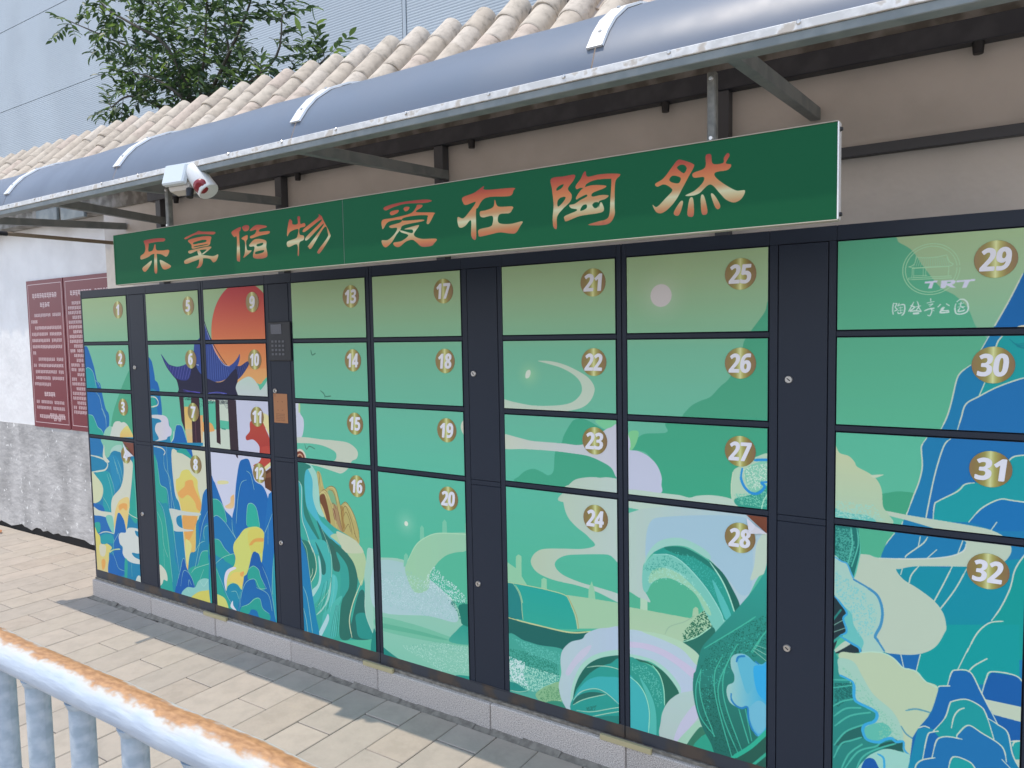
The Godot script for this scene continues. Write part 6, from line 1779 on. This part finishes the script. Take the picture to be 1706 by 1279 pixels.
func tree() -> void:
	rng.seed = 11
	var base := Vector3(-6.05, 0, -2.6)
	var t := thing("ash_tree", "leafy young ash tree rising behind the tiled wall", "tree", base)
	var st := begin()
	tube(st, [Vector3.ZERO, Vector3(.03, 1.4, .02), Vector3(.0, 2.7, 0), Vector3(-.03, 3.6, .02)], [.075, .062, .05, .042], 10)
	part("trunk", finish(st, M.bark), t)
	# limbs as traced, in metres from the trunk's foot; each carries side shoots
	var limbs := [[-0.20847, 3.91421, 0.00000, -0.12455, 4.30889, -0.00000, 0.12646, 4.72196, 0.10000, 0.21546, 5.35851, 0.10000], [-0.14376, 4.06136, 0.00000, 0.32949, 4.34877, 0.10000, 0.77328, 4.60628, 0.20000, 0.97177, 4.84182, 0.20000, 1.07382, 5.03817, 0.20000], [-0.30733, 4.02563, 0.00000, -0.75000, 4.58254, -0.10000, -1.14709, 4.90032, 0.00000, -1.63240, 5.14398, 0.10000, -2.30370, 5.46530, 0.20000], [-0.24415, 4.14180, 0.00000, -0.37311, 4.74041, 0.20000, -0.85349, 5.06756, 0.30000, -1.36616, 5.36907, 0.30000, -1.65047, 5.68262, 0.30000], [-0.14859, 3.99921, 0.00000, 0.52287, 4.18755, 0.00000, 1.21106, 4.34269, 0.10000, 1.31924, 4.70754, 0.10000], [-0.10118, 3.92847, 0.00000, 0.91902, 3.94423, 0.10000, 1.63240, 4.05064, 0.15000, 2.03269, 4.15707, 0.20000], [-0.31235, 3.96274, 0.00000, -0.64327, 4.19736, 0.20000, -0.98338, 4.33078, 0.30000, -1.35507, 4.26697, 0.30000], [-0.30231, 4.08842, 0.00000, -0.92777, 4.80493, -0.30000, -1.07797, 5.34605, -0.20000, -1.21965, 5.78360, -0.20000], [-0.14376, 4.06136, 0.00000, -0.05534, 4.62686, -0.30000, -0.07548, 5.07720, -0.30000, 0.00676, 5.49857, -0.30000], [-0.20358, 3.97673, 0.00000, -0.05106, 4.15993, 0.30000, -0.35317, 4.37389, 0.40000, -0.78930, 4.52193, 0.40000], [-0.15100, 3.96809, 0.00000, 0.44523, 4.06731, -0.20000, 1.01409, 4.14534, -0.20000, 1.37163, 4.25079, -0.20000]]
	var twigs := []
	for l in limbs:
		var pts := []
		for q in range(0, l.size(), 3): pts.append(Vector3(l[q], l[q + 1], l[q + 2]))
		var fine := []
		for k in pts.size() - 1:
			for s in 4: fine.append(pts[k].cubic_interpolate(pts[k + 1], pts[maxi(0, k - 1)], pts[mini(pts.size() - 1, k + 2)], s / 4.0))
		fine.append(pts[-1])
		var rad := []
		for k in fine.size(): rad.append(lerpf(.022, .005, float(k) / fine.size()))
		st = begin()
		tube(st, fine, rad, 7)
		part("limb", finish(st, M.bark), t)
		for k in range(2, fine.size()):
			var d: Vector3 = (fine[k] - fine[k - 1]).normalized()
			for s in 2:
				var side := (d.cross(Vector3(rng.randf_range(-1, 1), rng.randf_range(-.3, .3), rng.randf_range(-1, 1))).normalized() + d * .45 + Vector3(0, .12, 0)).normalized()
				twigs.append([fine[k], side, rng.randf_range(.16, .40)])
		twigs.append([fine[-1], (fine[-1] - fine[-2]).normalized(), .32])
	# filling shoots in the thick of the crown
	for k in 120:
		var a := rng.randf_range(0, TAU)
		var r := sqrt(rng.randf())
		var c := Vector3(-0.31311, 4.62866, 0.00000) + Vector3(cos(a) * r * .78, sin(a) * r * .62, rng.randf_range(-.5, .5))
		twigs.append([c, Vector3(rng.randf_range(-1, 1), rng.randf_range(-.5, .9), rng.randf_range(-1, 1)).normalized(), rng.randf_range(.14, .32)])
	for k in 34:
		var c := Vector3(0.89054, 4.06028, 0.00000) + Vector3(rng.randf_range(-.55, .55), rng.randf_range(-.3, .3), rng.randf_range(-.4, .4))
		twigs.append([c, Vector3(rng.randf_range(-1, 1), rng.randf_range(-.3, .9), rng.randf_range(-1, 1)).normalized(), rng.randf_range(.14, .3)])
	st = begin()
	var places := []
	for w in twigs:
		var a: Vector3 = w[0]; var d: Vector3 = w[1]; var n: float = w[2]
		var b := a + d * n + Vector3(0, -.03 * n, 0)
		tube(st, [a, (a + b) * .5 + Vector3(0, .012, 0), b], [.0028, .0022, .0012], 4, false)
		var count := int(n / .055)
		for k in count + 1:
			var p := a.lerp(b, float(k + 1) / (count + 1))
			for s in ([-1.0, 1.0] if k < count else [0.0]):
				var side := d.cross(Vector3.UP).normalized() if absf(d.y) < .95 else Vector3.RIGHT
				var dir: Vector3 = (side * s * rng.randf_range(.6, 1.1) + d * rng.randf_range(.5, .9) + Vector3(rng.randf_range(-.2, .2), rng.randf_range(-.55, .1), rng.randf_range(-.2, .2))).normalized()
				var up := (Vector3.UP + Vector3(rng.randf_range(-.7, .7), 0, rng.randf_range(-.4, .9))).normalized()
				var x: Vector3 = dir.cross(up).normalized()
				var z: Vector3 = x.cross(dir)
				var size := rng.randf_range(.075, .125)
				var out := Vector2(p.x - -0.313, p.y - 4.629).length()
				places.append([Transform3D(Basis(x * size, dir * size, z * size), p), out])
	part("twigs", finish(st, M.bark), t).set_meta("kind", "stuff")
	# the outermost leaves stand singly, the rest fill the crown
	places.sort_custom(func(p, q): return p[1] > q[1])
	var meshes := []
	for m in M.leaf: meshes.append(leaf_mesh(m))
	for k in mini(280, places.size()): part("leaf", meshes[[0, 1, 1, 3, 0, 2][rng.randi() % 6]], t, places[k][0])
	var groups := [[], [], [], []]
	for k in range(280, places.size()): groups[[0, 0, 1, 1, 2, 2, 2, 3][rng.randi() % 8]].append(places[k][0])
	for g in 4:
		var mm := MultiMesh.new()
		mm.transform_format = MultiMesh.TRANSFORM_3D
		mm.mesh = meshes[g]
		mm.instance_count = groups[g].size()
		for k in groups[g].size(): mm.set_instance_transform(k, groups[g][k])
		var mi := MultiMeshInstance3D.new()
		mi.multimesh = mm
		mi.name = "foliage" if g == 0 else "foliage_%03d" % g
		t.add_child(mi, true)
		mi.set_meta("kind", "stuff")

# ---------------------------------------------------------------- the barrier in front
func barrier() -> void:
	var y := 1.080; var z := 1.85
	var t := thing("crowd_barrier", "pale blue tubular steel barrier with a rusted top rail", "barrier", Vector3(-.2, 0, z))
	var st := begin()
	var pts := []; var rad := []
	for k in 24:
		pts.append(Vector3(-1.15 + k * .1, y + .0015 * sin(k * 1.7), .0012 * sin(k * 2.3))); rad.append(.0325)
	tube(st, pts, rad, 28)
	part("top_rail", finish(st, M.rail), t)
	st = begin()
	tube(st, [Vector3(-1.15, .16, 0), Vector3(1.15, .16, 0)], [.022, .022], 16)
	part("bottom_rail", finish(st, M.blue_paint), t)
	for bx in [-1.150, -0.985, -0.820, -0.660, -0.507, -0.370, -0.213, -0.049, 0.123, 0.290, 0.450, 0.610, 0.770]:
		st = begin()
		tube(st, [Vector3(bx + .2, .165, 0), Vector3(bx + .2, .6, 0), Vector3(bx + .2, y - .02, 0)], [.0205, .0205, .0205], 24)
		var bar := part("bar", finish(st, M.blue_paint), t)
		st = begin()
		tube(st, [Vector3(bx + .2, y - .036, 0), Vector3(bx + .2, y - .024, 0)], [.0215, .026], 20)
		part("weld", finish(st, M.blue_paint), bar)
	for px in [-1.12, 1.12]:
		st = begin()
		tube(st, [Vector3(px, GROUND, 0), Vector3(px, y - .03, 0)], [.026, .026], 16)
		part("post", finish(st, M.blue_paint), t)
		st = begin()
		box(st, Vector3(px - .03, GROUND, -.25), Vector3(px + .03, GROUND + .03, .25), .005)
		part("foot", finish(st, M.blue_paint), t)

# ---------------------------------------------------------------- small things
func small_things() -> void:
	rng.seed = 5
	var w := thing("weed", "small green weed growing from the joint beside the first locker", "plant", Vector3(-4.20, GROUND, -.36))
	for k in 5:
		var d := Vector3(rng.randf_range(-.5, .3), 1.2, rng.randf_range(-.2, .5)).normalized()
		var h := rng.randf_range(.06, .15)
		part("stem", tube_mesh([Vector3.ZERO, d * h * .6, d * h + Vector3(.01, 0, .01)], .0018, M.leaf[0], 5), w)
		for s in 3:
			var p := d * h * (.5 + .25 * s)
			var dir := Vector3(rng.randf_range(-1, .6), rng.randf_range(-.1, .5), rng.randf_range(-.4, 1)).normalized()
			var x := dir.cross(Vector3(.2, 1, .3)).normalized()
			part("leaf", leaf_mesh(M.leaf[[1, 3][k % 2]]), w, Transform3D(Basis(x * .05, dir * .05, x.cross(dir) * .05), p))
	var l := thing("fallen_leaf", "dry orange fallen leaf on the pavers at the far left", "leaf", Vector3(-6.10, GROUND + .006, -.40))
	var m := plain(lin(.36, .14, .05), .7)
	part("blade", leaf_mesh(m), l, Transform3D(Basis(Vector3(.075, 0, 0), Vector3(0, .01, -.09), Vector3(0, .09, .02)).rotated(Vector3.UP, 1.3), Vector3.ZERO))
